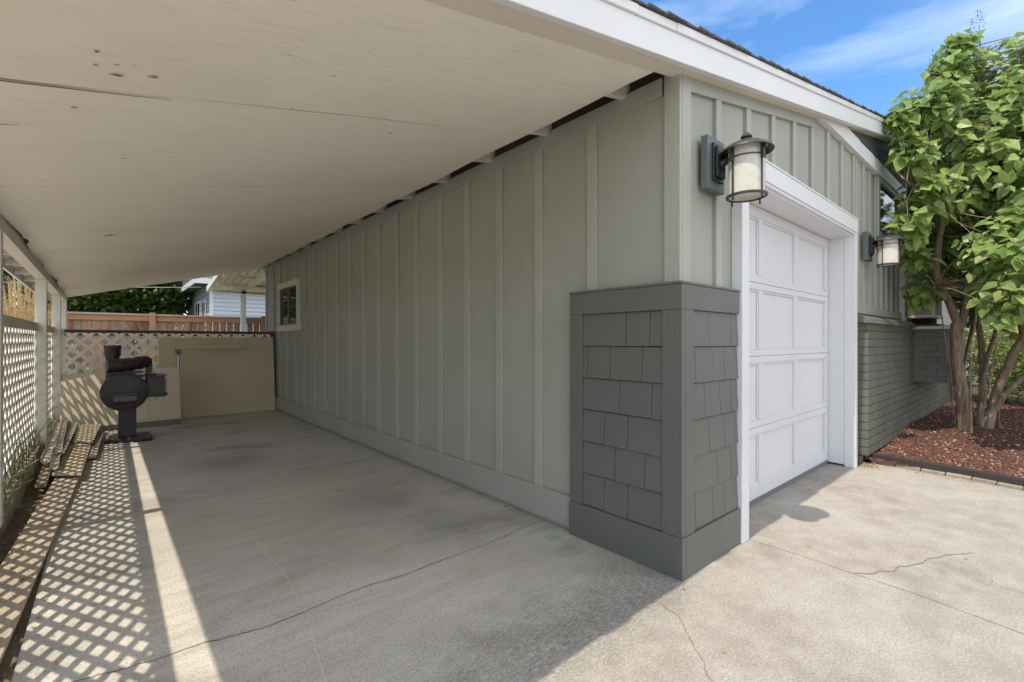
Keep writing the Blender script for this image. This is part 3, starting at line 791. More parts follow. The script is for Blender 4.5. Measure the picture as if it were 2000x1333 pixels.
# rafters spanning above the ceiling to the wall
y = 0.36
while y < 9.0:
    m = MB(); m.prism([(-3.08, zc(-3.08, y)+0.03), (0.10, zc(0.10, y)+0.002), (0.10, zc(0.1, y)+0.115), (-3.08, zc(-3.08, y)+0.12)], 'y', y-0.02, y+0.02)
    m.build('rafter', M_oldw, cp); y += 0.65
m = MB(); m.box(0.03, 0.11, 0.05, 8.95, 2.757, 2.86); m.build('wall_plate', M_brownwood, cp)
m = MB(); m.hexa([(-0.20, 9.02, 2.60), (0.12, 9.02, 2.62), (0.12, 9.045, 2.62), (-0.20, 9.045, 2.60), (-0.2, 9.02, 2.76), (0.12, 9.02, 2.83), (0.12, 9.045, 2.83), (-0.2, 9.045, 2.76)])
# beam along the low side
bz = lambda y: 2.03 - 0.012*y - 0.01*(y/9)
mm = MB()
seg = [(-0.1, 3.10), (3.1005, 5.90), (5.9005, 9.0)]
for a, b in seg:
    mm2 = MB(); mm2.hexa([(-2.95, a, bz(a)), (-2.862, a, bz(a)), (-2.862, b, bz(b)), (-2.95, b, bz(b)),
             (-2.95, a, zc(-2.9, a)+0.03), (-2.862, a, zc(-2.862, a)+0.03), (-2.862, b, zc(-2.862, b)+0.03), (-2.95, b, zc(-2.9, b)+0.03)])
    mm2.build('beam', M_beam, cp, bevel=0.004)
for py in (0.10, 3.02, 5.82, 7.70, 8.86):
    m = MB(); m.box(-2.951, -2.861, py, py+0.092, 0.10, bz(py)-0.001); m.build('post', M_oldw, cp, bevel=0.004)
m = MB()
for j in range(46):
    pass
# eave soffit seen outside the beam: cross blocks
for k in range(14):
    y = 0.5+0.65*k
    MB().box(-3.085, -2.955, y, y+0.04, zc(-3.0, y)-0.03, zc(-3.0, y)+0.03).build('rafter_tail', M_oldw, cp)

# ================================================================= WALL LANTERNS
def lantern(x, label):
    t = thing('wall_lantern', label, 'lantern', (x, -0.03, 2.32), 'wall lanterns beside the garage door')
    m = MB(); m.box(x-0.105, x+0.105, -0.046, -0.003, 2.155, 2.458); m.build('mounting_block', paint('block_grey'+label[:3], (0.125, 0.145, 0.142), 0.5, 'z', 0.06, 0.3), t, bevel=0.004)
    m = MB(); m.box(x-0.062, x+0.062, -0.062, -0.0465, 2.205, 2.420); m.box(x-0.050, x+0.050, -0.078, -0.0625, 2.225, 2.400)
    m.build('back_plate', M_black, t, bevel=0.004)
    c = Vector((x+0.042, -0.198, 0))
    # arm
    m = MB(); m.tube([(x+0.005, -0.07, 2.305), (x+0.010, -0.09, 2.312), (x+0.02, -0.11, 2.335), (c.x, -0.15, 2.362)], [0.024, 0.022, 0.019, 0.018], 12)
    m.build('arm', M_iron, t, smooth=True)
    # hood with drooping brim
    m = MB(); m.lathe([(0.0, 0.052), (0.03, 0.050), (0.09, 0.036), (0.122, 0.016), (0.138, 0.0), (0.140, -0.006), (0.135, -0.008), (0.118, 0.006), (0.09, 0.018), (0.0, 0.02)], (c.x, c.y, 2.352), 40)
    m.build('hood', M_iron, t, smooth=True)
    m = MB(); m.lathe([(0.0, 0.078), (0.010, 0.076), (0.022, 0.060), (0.030, 0.052), (0.030, 0.046), (0.020, 0.040), (0.020, 0.020), (0, 0.02)], (c.x, c.y, 2.382), 24)
    m.build('finial', M_iron, t, smooth=True)
    # glass
    R = 0.093
    m = MB(); m.lathe([(R-0.006, 0.0), (R, 0.0), (R, 0.268), (R-0.006, 0.268), (R-0.006, 0.0)], (c.x, c.y, 2.097), 40)
    m.build('glass_shade', M_shade, t, smooth=True)
    m = MB(); m.lathe([(0.0, 0.001), (R-0.008, 0.001), (R-0.008, 0.004), (0.0, 0.004)], (c.x, c.y, 2.104), 32); m.build('glass_base', M_shade, t, smooth=True)
    # rings
    m = MB()
    m.lathe([(R+0.001, 0), (R+0.014, 0.002), (R+0.014, 0.012), (R+0.001, 0.014), (R+0.001, 0)], (c.x, c.y, 2.089), 40)
    m.lathe([(R+0.001, 0), (R+0.005, 0.0), (R+0.005, 0.007), (R+0.001, 0.007), (R+0.001, 0)], (c.x, c.y, 2.302), 40)
    for k in range(4):
        a = math.radians(-118 + 90*k + 8); d = Vector((math.cos(a), math.sin(a), 0)); s_ = Vector((-d.y, d.x, 0))
        p = Vector((c.x, c.y, 0)) + d*(R+0.009)
        m.obox(p + Vector((0, 0, 2.221)), s_*0.0035, d*0.0035, (0, 0, 0.148))
        m.obox(p + d*0.006 + Vector((0, 0, 2.317)), s_*0.007, d*0.009, (0, 0, 0.040))
        m.obox(p + d*0.018 + Vector((0, 0, 2.342)), s_*0.007, d*0.012, (0, 0, 0.014))
        m.obox(p + Vector((0, 0, 2.071)), s_*0.004, d*0.004, (0, 0, 0.006))
    m.build('cage', M_iron, t)
    return t
lantern(0.333, 'bronze cylinder lantern with seeded glass left of the garage door')
lantern(3.90, 'bronze cylinder lantern right of the garage door beside the leaves')

# ================================================================= LATTICE FENCES
P = 0.17; SW = 0.040
def clip_strip(c, sgn, u0, u1, z0, z1, SW):
    """diagonal strip centre line  z = sgn*(u-c)  clipped to rect; returns polygon (u,z)"""
    h = SW/2*math.sqrt(2)
    poly = [(u0, sgn*(u0-c)-h), (u1, sgn*(u1-c)-h), (u1, sgn*(u1-c)+h), (u0, sgn*(u0-c)+h)]
    for ax, lim, keep in ((1, z0, 1), (1, z1, -1)):
        outp = []
        for i in range(len(poly)):
            p, q = poly[i], poly[(i+1) % len(poly)]
            ip, iq = keep*(p[ax]-lim) >= 0, keep*(q[ax]-lim) >= 0
            if ip: outp.append(p)
            if ip != iq:
                t = (lim-p[ax])/(q[ax]-p[ax]); outp.append((p[0]+(q[0]-p[0])*t, p[1]+(q[1]-p[1])*t))
        poly = outp
        if len(poly) < 3: return None
    return poly
def lattice(m, u0, u1, z0, z1, axis, at0, th=0.007, ph=0.0, P=0.17, SW=0.042):
    n0 = int((u0-z1-2)/P)-2; n1 = int((u1+z1+2)/P)+2
    for k in range(n0, n1):
        for sgn, off in ((1, 0), (-1, th+0.0006)):
            c = k*P + ph
            pl = clip_strip(c, sgn, u0, u1, z0, z1, SW)
            if pl: m.prism(pl, axis, at0+off, at0+off+th)
M_lat = paint('lattice_white', (0.80, 0.78, 0.72), 0.55, None, 0.08, 0.15, 0.3, (0.35, 0.3, 0.22))
ys_ = [0.10, 3.02, 5.82, 7.70, 8.86]
lf = thing('lattice_fence', 'white diagonal lattice fence between the carport posts along the curb', 'lattice fence', (-2.93, 0.2, 0.2))
for i in range(4):
    a, b = ys_[i]+0.0925, ys_[i+1]-0.0005
    m = MB(); lattice(m, a, b, 0.19, 1.43, 'x', -2.970, ph=0.03); m.build('lattice_panel', M_lat, lf)
    m = MB(); m.box(-2.9505, -2.930, a, b, 1.389, 1.478); m.build('rail', M_beam, lf, bevel=0.003)
lb = thing('lattice_fence', 'lattice screen with dark brown top rail across the carport end', 'lattice screen', (-1.45, 8.35, 0))
m = MB(); lattice(m, -2.85, -0.03, 0.10, 1.405, 'y', 8.22, ph=0.02, P=0.18, SW=0.050); m.build('lattice_panel', M_lat, lb)
m = MB(); m.box(-2.855, -0.08, 8.24, 8.285, 1.365, 1.452); m.build('rail', M_darkrail, lb, bevel=0.003)
m = MB(); m.box(-0.075, 0.0-0.01, 8.20, 8.29, 0.0, 1.46); m.build('post', M_darkrail, lb, bevel=0.003)
m = MB(); m.box(-2.856, -2.76, 8.20, 8.2195, 0.05, 1.45)
# ================================================================= PANELS LEANING AT THE END
m = MB(); m.hexa([(-1.46, 8.06, 0.003), (-0.03, 8.03, 0.003), (-0.03, 8.06, 0.003), (-1.46, 8.09, 0.003),
                  (-1.745, 8.165, 1.335), (-0.04, 8.165, 1.352), (-0.04, 8.195, 1.352), (-1.745, 8.195, 1.335)])
m.v[0] = (-1.745, 8.06, 0.003); m.v[3] = (-1.745, 8.09, 0.003)
tag(m.build('plywood_panel', M_tan, bevel=0.003), 'large tan plywood sheet leaning against the lattice screen', 'panel')
lp = thing('beige_panel', 'low beige panel on a grey base board behind the black smoker', 'panel', (-2.1, 7.5, 0))
m = MB(); m.hexa([(-2.86, 7.46, 0.075), (-1.512, 7.44, 0.085), (-1.512, 7.47, 0.085), (-2.86, 7.49, 0.075),
                  (-2.86, 7.74, 0.81), (-1.512, 7.70, 0.87), (-1.512, 7.73, 0.87), (-2.86, 7.77, 0.81)]); m.build('panel_board', M_tan2, lp, bevel=0.003)
m = MB(); m.hexa([(-2.55, 7.43, 0.0), (-1.515, 7.42, 0.0), (-1.515, 7.455, 0.0), (-2.55, 7.46, 0.0),
                  (-2.55, 7.44, 0.078), (-1.515, 7.43, 0.084), (-1.515, 7.455, 0.084), (-2.55, 7.46, 0.078)]); m.build('base_board', M_greyb, lp)
pr = thing('clamp_pole', 'steel pole with a flat tan arm standing behind the low beige panel', 'pole', (-1.50, 7.95, 0))
MB().tube([(-1.50, 7.93, 0.0), (-1.50, 7.95, 1.07)], 0.016, 12).build('pole', M_steel, pr, smooth=True)
m = MB(); m.box(-1.545, -1.47, 7.91, 7.99, 1.08, 1.15); m.tube([(-1.50, 7.95, 1.05), (-1.50, 7.95, 1.085)], 0.024, 10); m.build('clamp', M_greyb, pr, bevel=0.01)
m = MB(); m.hexa([(-1.50, 7.93, 1.155), (-0.57, 7.97, 1.145), (-0.57, 8.0, 1.145), (-1.50, 7.96, 1.155), (-1.50, 7.93, 1.175), (-0.57, 7.97, 1.235), (-0.57, 8.0, 1.235), (-1.50, 7.96, 1.175)])
m.build('arm', M_tan, pr)

# ================================================================= SMOKER
sx, sy = -2.185, 6.35
sm = thing('smoker_grill', 'black pedestal smoker with round barrel, side hopper and rusty stove pipe', 'smoker', (sx, sy, 0))
m = MB(); m.prism([(-2.40, 6.33), (-1.96, 6.22), (-1.92, 6.30), (-1.925, 6.70), (-2.33, 6.78)], 'z', 0.002, 0.05); m.build('base_plate', M_black, sm, bevel=0.01)
m = MB(); m.box(-2.262, -2.082, 6.42, 6.60, 0.05, 0.46); m.build('pedestal', M_black, sm, bevel=0.008)
def ring_y(cx, cz, r, y): 
    return [(cx + r*math.cos(2*math.pi*k/40), y, cz + r*math.sin(2*math.pi*k/40)) for k in range(40)]
def lathey(prof, cx, cz, n=40):
    mm = MB()
    for r, y in prof: mm.v += ring_y(cx, cz, r, y)
    for i in range(len(prof)-1):
        for k in range(n): mm.f.append((i*n+k, i*n+(k+1) % n, (i+1)*n+(k+1) % n, (i+1)*n+k))
    mm.f.append(tuple(range(n))); mm.f.append(tuple((len(prof)-1)*n+k for k in range(n)))
    return mm
m = lathey([(0.215, 6.22), (0.228, 6.225), (0.228, 6.86), (0.21, 6.87)], -2.20, 0.645); m.build('barrel', M_black, sm, smooth=True)
m = lathey([(0.02, 6.178), (0.20, 6.188), (0.236, 6.20), (0.238, 6.2195), (0.2, 6.2197)], -2.20, 0.645); m.build('end_door', M_black, sm, smooth=True)
m = MB(); m.box(-2.31, -2.09, 6.13, 6.177, 0.54, 0.60); m.tube([(-2.32, 6.178, 0.605), (-2.32, 6.12, 0.61), (-2.09, 6.12, 0.625), (-2.08, 6.178, 0.62)], 0.009, 8)
m.build('handle', paint('handle_grey', (0.10, 0.09, 0.08), 0.4), sm, bevel=0.004)
m = MB(); m.box(-2.33, -2.12, 6.14, 6.20, 0.478, 0.490); m.build('drip_shelf', M_black, sm)
m = MB()
for zz in (0.50, 0.79): m.tube([(-2.425, 6.19, zz-.03), (-2.425, 6.19, zz+.03)], 0.009, 8)
m.build('hinge', M_steel, sm, smooth=True)
m = MB(); m.box(-1.985, -1.80, 6.22, 6.62, 0.578, 0.822); m.prism([(-1.985, 0.578), (-1.80, 0.578), (-1.77, 0.60), (-1.77, 0.585), (-1.80, 0.56), (-1.985, 0.56)], 'y', 6.20, 6.64)
m.build('hopper', M_black, sm, bevel=0.004)
m = MB(); m.box(-2.06, -1.778, 6.19, 6.66, 0.8225, 0.835); m.build('hopper_lid', M_rust, sm, bevel=0.002)
m = MB(); m.box(-1.799, -1.782, 6.20, 6.21, 0.62, 0.80); m.build('hopper_handle', M_greyb, sm)
m = MB(); m.tube([(-2.315, 6.60, 0.60), (-2.315, 6.60, 1.16)], 0.070, 20)
m.build('flue', M_black, sm, smooth=True)
m = MB(); m.lathe([(0.078, 0), (0.082, 0.0), (0.082, 0.075), (0.088, 0.085), (0.088, 0.13), (0.080, 0.135), (0.078, 0.0)], (-2.315, 6.60, 1.09), 24)
m.build('flue_cap', M_rust, sm, smooth=True)
m = MB(); pts = [(-2.37, 6.30, 0.975), (-2.24, 6.32, 0.975), (-2.14, 6.36, 0.980), (-2.06, 6.43, 0.995), (-1.98, 6.52, 1.01)]
m.tube(pts, [0.083, 0.083, 0.081, 0.078, 0.078], 24)
for q in pts[1:4]:
    i = pts.index(q); d = (Vector(pts[i+1])-Vector(pts[i-1])).normalized(); m.tube([Vector(q)-d*0.006, Vector(q)+d*0.006], 0.087, 24)
m.build('stove_pipe', M_rust, sm, smooth=True)
m = MB(); m.box(-2.36, -2.02, 6.24, 6.55, 0.872, 0.889); m.build('top_shelf', M_black, sm)
m = MB(); cpts = [(-1.93+0.045*math.cos(a*0.7), 6.20+0.01*math.sin(a), 0.545+0.03*math.sin(a*0.7)) for a in range(0, 14)]
m.tube(cpts, 0.004, 6); m.tube([(-1.96, 6.2, 0.53), (-1.97, 6.2, 0.35), (-1.96, 6.21, 0.15), (-1.95, 6.22, 0.01)], 0.0025, 5); m.build('power_cord', G('grey_cord').done((0.25, 0.22, 0.18), 0.6), sm, smooth=True)
bwn = MB().lathe([(0.0, 0.0), (0.045, 0.0), (0.055, 0.018), (0.05, 0.026), (0.0, 0.03)], (-1.93, 6.42, 0.836), 20).build('metal_dish', M_steel, smooth=True)
tag(bwn, 'small round dish lying on the hopper lid of the smoker', 'dish')
grb = MB().box(-1.985, -1.91, 6.56, 6.62, 0.836, 1.05).build('grey_box', M_greyb, bevel=0.004)
tag(grb, 'small upright grey box standing on the hopper lid of the smoker', 'box')

# ================================================================= BOARDS ON THE SLAB EDGE
def m_board(name, col):
    g = G(name); gr = g.noise(1.0, g.map((45, 2.5, 45)), detail=7, rough=0.65, dist=1.0); big = g.noise(1.6, detail=5)
    c = g.mix(g.ramp(gr, 0.35, 0.65), sc(col, 0.72), sc(col, 1.12)); c = g.mix(g.ramp(big, 0.5, 0.75, 0, 0.4), c, sc(col, 0.6))
    g.bump(gr, 0.4, 0.004); return g.done(c, 0.8)
MBo = [m_board('board_tan', (0.46, 0.38, 0.28)), m_board('board_grey', (0.40, 0.35, 0.28)), m_board('board_pale', (0.52, 0.42, 0.29)), m_board('board_brown', (0.30, 0.22, 0.15))]
def plank(quad, zt, th, mat, label, name='plank'):
    """quad: near-left, near-right, far-right, far-left (x,y,z offset)"""
    q = [(x, y, zt+dz) for x, y, dz in quad]; b = [(x, y, z-th) for x, y, z in q]
    m = MB().hexa(b + q); o = m.build(name, mat, bevel=0.002)
    return tag(o, label, 'board', 'loose boards along the curb')
plank([(-2.88, 0.35, 0), (-2.70, 0.35, 0), (-2.535, 4.95, 0), (-2.70, 5.0, 0)], 0.040, 0.022, MBo[0], 'longest flat plank lying on the slab edge by the curb')
plank([(-2.735, 4.55, 0), (-2.535, 4.40, 0), (-2.505, 6.10, 0), (-2.69, 6.30, 0)], 0.085, 0.020, MBo[2], 'wide pale board lying across the end of the longest plank')
plank([(-2.675, 6.12, 0), (-2.49, 5.95, 0), (-2.43, 7.30, 0.02), (-2.63, 7.40, 0.02)], 0.115, 0.018, MBo[2], 'pale board nearest the beige panel, topmost on the right of the pile')
plank([(-2.58, 5.35, 0), (-2.45, 5.35, 0), (-2.40, 7.2, 0), (-2.55, 7.2, 0)], 0.060, 0.028, MBo[1], 'grey board tucked under the right side of the pile')
plank([(-2.775, 5.25, 0), (-2.69, 5.20, 0), (-2.66, 7.35, 0.02), (-2.79, 7.4, 0.02)], 0.150, 0.016, MBo[1], 'narrow warped grey board on top of the pile beside the metal channels')
plank([(-2.815, 4.22, 0), (-2.745, 4.20, 0), (-2.765, 5.85, 0.03), (-2.835, 5.87, 0.03)], 0.075, 0.022, MBo[3], 'short narrow board poking out beside the curb')
def channel(a, b, wd, label):
    a, b = Vector(a), Vector(b); m = MB(); n = 20; vs = []; fs = []
    d = (b-a).normalized(); s_ = d.cross(Vector((0, 0, 1))).normalized(); prof = [(-1, .025), (-.8, .0), (-.3, -.012), (.3, -.012), (.8, 0), (1, .025)]
    for i in range(n+1):
        p = a+(b-a)*i/n + Vector((0, 0, 0.012*math.sin(i*.9)))
        for u, h in prof: vs.append(tuple(p + s_*u*wd + Vector((0, 0, h + 0.003*math.sin(i*2.2)))))
    for i in range(n):
        for k in range(5): fs.append((i*6+k, i*6+k+1, i*6+6+k+1, i*6+6+k))
    o = m.add(vs, fs).build('metal_channel', M_tin, smooth=True); md = o.modifiers.new('s', 'SOLIDIFY'); md.thickness = 0.0015
    return tag(o, label, 'metal channel', 'metal channels on the board pile')
M_tin = paint('old_tin', (0.50, 0.45, 0.38), 0.4, None, 0.1, 0.2, 0.4, (0.28, 0.2, 0.13))
channel((-2.80, 4.85, 0.14), (-2.86, 7.55, 0.20), 0.035, 'bent metal channel closest to the curb on the board pile')
channel((-2.725, 4.62, 0.12), (-2.80, 7.45, 0.22), 0.030, 'rippled metal channel lying beside the narrow warped board')

# ================================================================= PLANTS ON THE OPEN SIDE
def blades(m, n, xr, yr, z, hr, lean, w=0.006, curve=0.5, seg=5):
    for i in range(n):
        x, y = rnd.uniform(*xr), rnd.uniform(*yr); h = rnd.uniform(*hr); a = rnd.uniform(0, 6.28)
        dx, dy = math.cos(a)*lean*h*rnd.random() + 0.0, math.sin(a)*lean*h*rnd.random()
        vs = []; sx_, sy_ = -math.sin(a+.6)*w, math.cos(a+.6)*w
        for k in range(seg+1):
            t = k/seg; c = t**(1+curve); px = x+dx*c; py = y+dy*c; pz = z + h*(t - 0.35*lean*t*t); ww = (1-t)**0.6
            vs += [(px-sx_*ww, py-sy_*ww, pz), (px+sx_*ww, py+sy_*ww, pz)]
        m.add(vs, [(2*k, 2*k+1, 2*k+3, 2*k+2) for k in range(seg)])
m = MB(); blades(m, 260, (-3.6, -3.0), (1.5, 8.6), 0.1, (0.3, 0.9), 0.9, 0.005, 0.8)
blades(m, 90, (-2.95, -2.86), (3.4, 8.4), 0.12, (0.15, 0.5), 1.2, 0.004, 0.8)
blades(m, 26, (-2.98, -2.9), (5.9, 7.2), 0.2, (0.4, 0.85), 1.3, 0.0035, 0.8)
blades(m, 110, (-2.99, -2.88), (3.2, 6.4), 0.15, (0.25, 0.75), 1.25, 0.004, 0.8, 7)
blades(m, 14, (-2.90, -2.86), (2.6, 3.6), 0.12, (0.3, 0.6), 1.6, 0.003, 0.9, 7)
stuff(m.build('grass', M_blade))
def plumes(name, label, cx, cy, n, spread, z0, zt, group='straw grass clumps'):
    m = MB()
    for i in range(n):
        a = rnd.uniform(0, 6.28); r = spread*math.sqrt(rnd.random()); x, y = cx+r*math.cos(a), cy+r*math.sin(a)
        h = zt*rnd.uniform(0.8, 1.03); lx, ly = math.cos(a)*0.05*h*r/spread + jit(.03), math.sin(a)*0.14*h*r/spread + jit(.05)
        top = Vector((x+lx, y+ly, h)); base = Vector((cx+0.3*r*math.cos(a), cy+0.3*r*math.sin(a), z0))
        m.tube([base, base.lerp(top, .5), top], [0.003, 0.0025, 0.0015], 3, cap=False)
        L_ = rnd.uniform(0.28, 0.48); d = (top-base).normalized()
        for k in range(26):
            t = k/25; p = top - d*L_*(1-t); s_ = Vector((jit(1), jit(1), 1.6+jit(.4))).normalized(); wv = Vector((jit(1), jit(1), jit(.2))).normalized()*0.009*(1-abs(t-.4))
            q = p + s_*rnd.uniform(.022, .04); m.add([p-wv, p+wv, q+wv*.4, q-wv*.4], [(0, 1, 2, 3)])
    return tag(m.build(name, M_straw), label, 'ornamental grass', group)
plumes('ornamental_grass', 'nearer tall straw grass clump rising outside the side lattice', -3.42, 9.3, 95, 0.38, 0.1, 2.22)
plumes('ornamental_grass', 'farther straw grass clump beside the end of the cedar fence', -3.62, 11.4, 110, 0.42, 0.0, 2.42)
m = MB()
def fan(m, cx, cy, n, z0, h, spread):
    for i in range(n):
        a = rnd.uniform(-1, 1); d = Vector((a*spread, jit(.35), 1)).normalized(); l = h*rnd.uniform(.7, 1.05)
        b = Vector((cx+a*0.25, cy+jit(.15), z0)); t = b+d*l
        w_ = 0.005; m.add([b+Vector((-w_, 0, 0)), b+Vector((w_, 0, 0)), b.lerp(t, .6)+Vector((w_, 0, 0.0)), t, b.lerp(t, .6)+Vector((-w_, 0, 0))], [(0, 1, 2, 3, 4)])
fan(m, -1.35, 10.3, 240, 0.2, 1.55, 0.30); tag(m.build('ornamental_grass', M_straw), 'fan of dry straw grass in front of the cedar fence post', 'ornamental grass', 'straw grass clumps')

def leafcloud(m, n, blobs, size, flat=0.5, keep=None, fold=0.0):
    tot = sum(b[3]**2 for b in blobs)
    for b in blobs:
        for i in range(int(n*b[3]**2/tot)):
            v = Vector((rnd.gauss(0, 1), rnd.gauss(0, 1), rnd.gauss(0, 1))).normalized()*b[3]*(rnd.random()**0.4)
            p = Vector(b[:3]) + Vector((v.x, v.y, v.z*(b[4] if len(b) > 4 else 1)))
            if keep and not keep(p): continue
            nn = Vector((jit(1), jit(1), flat+rnd.random())).normalized(); u = nn.orthogonal().normalized(); u = Matrix.Rotation(rnd.uniform(0, 6.28), 3, nn) @ u; w_ = nn.cross(u)
            s_ = size*rnd.uniform(.6, 1.3)
            m.add([p, p+u*s_*.5+w_*s_*.32, p+u*s_, p+u*s_*.5-w_*s_*.32], [(0, 1, 2, 3)])
    return m
# bush seen through the back lattice
t = leafcloud(MB(), 1500, [(-2.2, 9.6, 0.5, .45), (-1.7, 9.8, 0.6, .5), (-1.2, 9.6, 0.4, .35), (-2.6, 9.9, .5, .4)], 0.07).build('shrub', M_shrub)
tag(t, 'bright green shrub growing behind the lattice screen', 'shrub')

# ================================================================= CEDAR FENCE
g = G('cedar'); x, y, z = g.xyz()
cell = g.math('FLOOR', g.math('DIVIDE', x, 0.150))
wn_ = g.t.nodes.new("ShaderNodeTexWhiteNoise"); wn_.noise_dimensions = '1D'; g.link(cell, wn_.inputs['W'])
gr = g.noise(1.0, g.map((30, 30, 2.5)), detail=6, rough=0.65, dist=1.2); bg_ = g.noise(2.4, detail=5, dist=0.5)
c = g.mix(wn_.outputs[0], (0.15, 0.08, 0.05), (0.46, 0.235, 0.12)); c = g.mix(g.ramp(bg_, 0.42, 0.68, 0, 0.8), c, (0.36, 0.29, 0.25))
c = g.mix(g.ramp(gr, 0.32, 0.5, 0.6, 0.0), c, (0.06, 0.035, 0.02)); g.bump(gr, 0.5, 0.006); M_cedar = g.done(c, 0.8)
M_cedar2 = paint('cedar_rail', (0.42, 0.23, 0.13), 0.75, 'x', 0.2, 0.3)
FY = 12.3
cf = thing('cedar_fence', 'weathered cedar board fence with cap rail behind the carport', 'fence', (-1.5, FY, 0))
m = MB(); x = -5.8; k = 0
while x < 3.2:
    gap = 0.006 if x < -0.75 else 0.016
    m.box(x, x+0.150-gap, FY, FY+0.018, 0.02, 1.80+jit(.004)); x += 0.150
m.build('board_panel', M_cedar, cf)
m = MB(); m.box(-5.8, 3.2, FY-0.03, FY-0.001, 1.74, 1.86); m.box(-5.8, 3.2, FY+0.02, FY+0.05, 0.35, 0.45)
m.build('rail', M_cedar2, cf, bevel=0.003)
m = MB(); m.box(-5.8, 3.2, FY-0.06, FY+0.08, 1.861, 1.90); m.build('cap_rail', paint('cap_grey', (0.42, 0.33, 0.27), 0.8, 'x', 0.15, 0.3), cf, bevel=0.004)
for px_ in (-4.0, -1.60, 0.72, 2.9):
    m = MB(); m.box(px_-0.055, px_+0.055, FY-0.10, FY-0.061, 0, 1.93); m.build('post', M_cedar2, cf, bevel=0.004)

# ================================================================= PATIO COVER BEHIND THE GARAGE
pc = thing('patio_cover', 'white patio cover with corrugated roof behind the garage', 'patio cover', (0.24, 11.8, 0))
MB().box(0.13, 0.24, 11.85, 11.96, -0.03, 2.56).build('post', M_white, pc, bevel=0.004)
MB().box(0.14, 0.235, 9.3, 12.2, 2.561, 2.82).build('beam', paint('pc_beam', (0.62, 0.58, 0.47), 0.6, 'y'), pc, bevel=0.004)
MB().box(-0.03, 0.1395, 11.8, 11.99, 2.50, 2.70).build('bracket', M_white, pc, bevel=0.004)
m = MB(); vs = []; fs = []; n = 120
for i in range(n+1):
    x = -0.50 + 3.6*i/n; z = 2.56 + 0.02*math.sin(x*2*math.pi/0.15) + 0.0*x
    vs += [(x, 12.25, z), (x, 9.25, z+0.42)]
for i in range(n): fs.append((2*i, 2*i+1, 2*i+3, 2*i+2))
m.add(vs, fs); o = m.build('corrugated_roof', paint('corrugated_cream', (0.72, 0.68, 0.58), 0.5), pc, smooth=False); md = o.modifiers.new('s', 'SOLIDIFY'); md.thickness = 0.004
m = MB(); m.hexa([(-0.54, 9.25, 2.93), (-0.505, 9.25, 2.93), (-0.505, 12.3, 2.50), (-0.54, 12.3, 2.50), (-0.54, 9.25, 3.05), (-0.505, 9.25, 3.05), (-0.505, 12.3, 2.63), (-0.54, 12.3, 2.63)])
m.build('fascia', M_white, pc, bevel=0.003)
for k in range(4):
    yy = 9.6+0.75*k; MB().box(-0.5, 3.0, yy, yy+0.04, 2.86-0.14*k*0.75-0.08, 2.86-0.14*k*.75-0.02).build('purlin', paint('purlin%d' % k, (0.5, 0.43, 0.33), 0.7, 'x'), pc)

# ================================================================= NEIGHBOUR HOUSE
nh = thing('neighbor_house', 'pale blue lap sided house beyond the cedar fence', 'house', (0.34, 18, 0))
M_blue = paint('pale_blue_siding', (0.50, 0.56, 0.64), 0.6, None, 0.03, 0.05)
m = MB(); m.box(0.36, 9, 18.03, 24, -0.03, 3.35)
z = 0.0
while z < 3.35:
    m.hexa([(0.34, 17.985, z), (9, 17.985, z), (9, 18.03, z), (0.34, 18.03, z), (0.34, 18.015, z+0.140), (9, 18.015, z+0.14), (9, 18.03, z+0.14), (0.34, 18.03, z+0.14)])
    m.hexa([(0.315, 18.03, z), (0.36, 18.03, z), (0.36, 24, z), (0.315, 24, z), (0.345, 18.03, z+0.14), (0.36, 18.03, z+.14), (0.36, 24, z+.14), (0.345, 24, z+.14)])
    z += 0.148
m.build('wall', M_blue, nh)
MB().box(0.30, 0.42, 17.97, 18.05, 0, 3.35).build('corner_board', M_white, nh)
for (a, b, c, d) in ((18.9, 19.7, 1.9, 2.7), (20.2, 21.4, 1.3, 2.75)):
    m = MB(); m.box(0.27, 0.31, a-0.09, a, c-.09, d+.09); m.box(0.27, 0.31, b, b+.09, c-.09, d+.09); m.box(0.27, 0.31, a, b, d, d+.09); m.box(0.27, 0.31, a, b, c-.09, c); m.box(0.27, .31, (a+b)/2-.03, (a+b)/2+.03, c, d)
    f = m.build('window', M_white, nh); MB().box(0.28, 0.306, a, b, c, d).build('pane', M_pane, f)
m = MB(); m.prism([(17.5, 3.30), (24.4, 3.30), (24.4, 3.40), (21, 4.8), (17.5, 3.40)], 'x', -0.15, 9.3); m.build('roof', M_shing, nh)
m = MB(); m.box(-0.19, -0.151, 17.45, 24.45, 3.24, 3.42); m.box(-0.15, 9.3, 17.45, 17.499, 3.24, 3.42); m.build('fascia', M_white, nh)

# ================================================================= FAR TREES AND WIRES
def tree(name, label, x, y, h, blobs, mat, n, size, group='trees beyond the cedar fence'):
    t = thing(name, label, 'tree', (x, y, 0), group)
    m = MB(); m.tube([(x, y, -0.03), (x+.1, y, h*.3), (x-.1, y+.1, h*.6), (x, y, h*.9)], [.28, .22, .14, .04], 10)
    for b in blobs: m.tube([(x, y, h*.25), (x+(b[0]-x)*.5, y+(b[1]-y)*.5, b[2]*.75), b[:3]], [.12, .08, .02], 6)
    m.build('trunk', M_bark2, t, smooth=True)
    leafcloud(MB(), n, blobs, size, 0.2).build('crown', mat, t)
    return t
tree('maple_tree', 'leafy green maple left of the pale blue house', -3.2, 24, 8, [(-3, 23, 4, 2.6), (-1.5, 24, 5.5, 2.6), (-4.5, 24, 6, 2.8), (-1.2, 23.5, 2.6, 1.8), (-3.2, 22, 2.3, 1.6), (-1.4, 22.5, 3.6, 1.7), (0.2, 25, 4, 2)], M_leafm, 26000, 0.24)
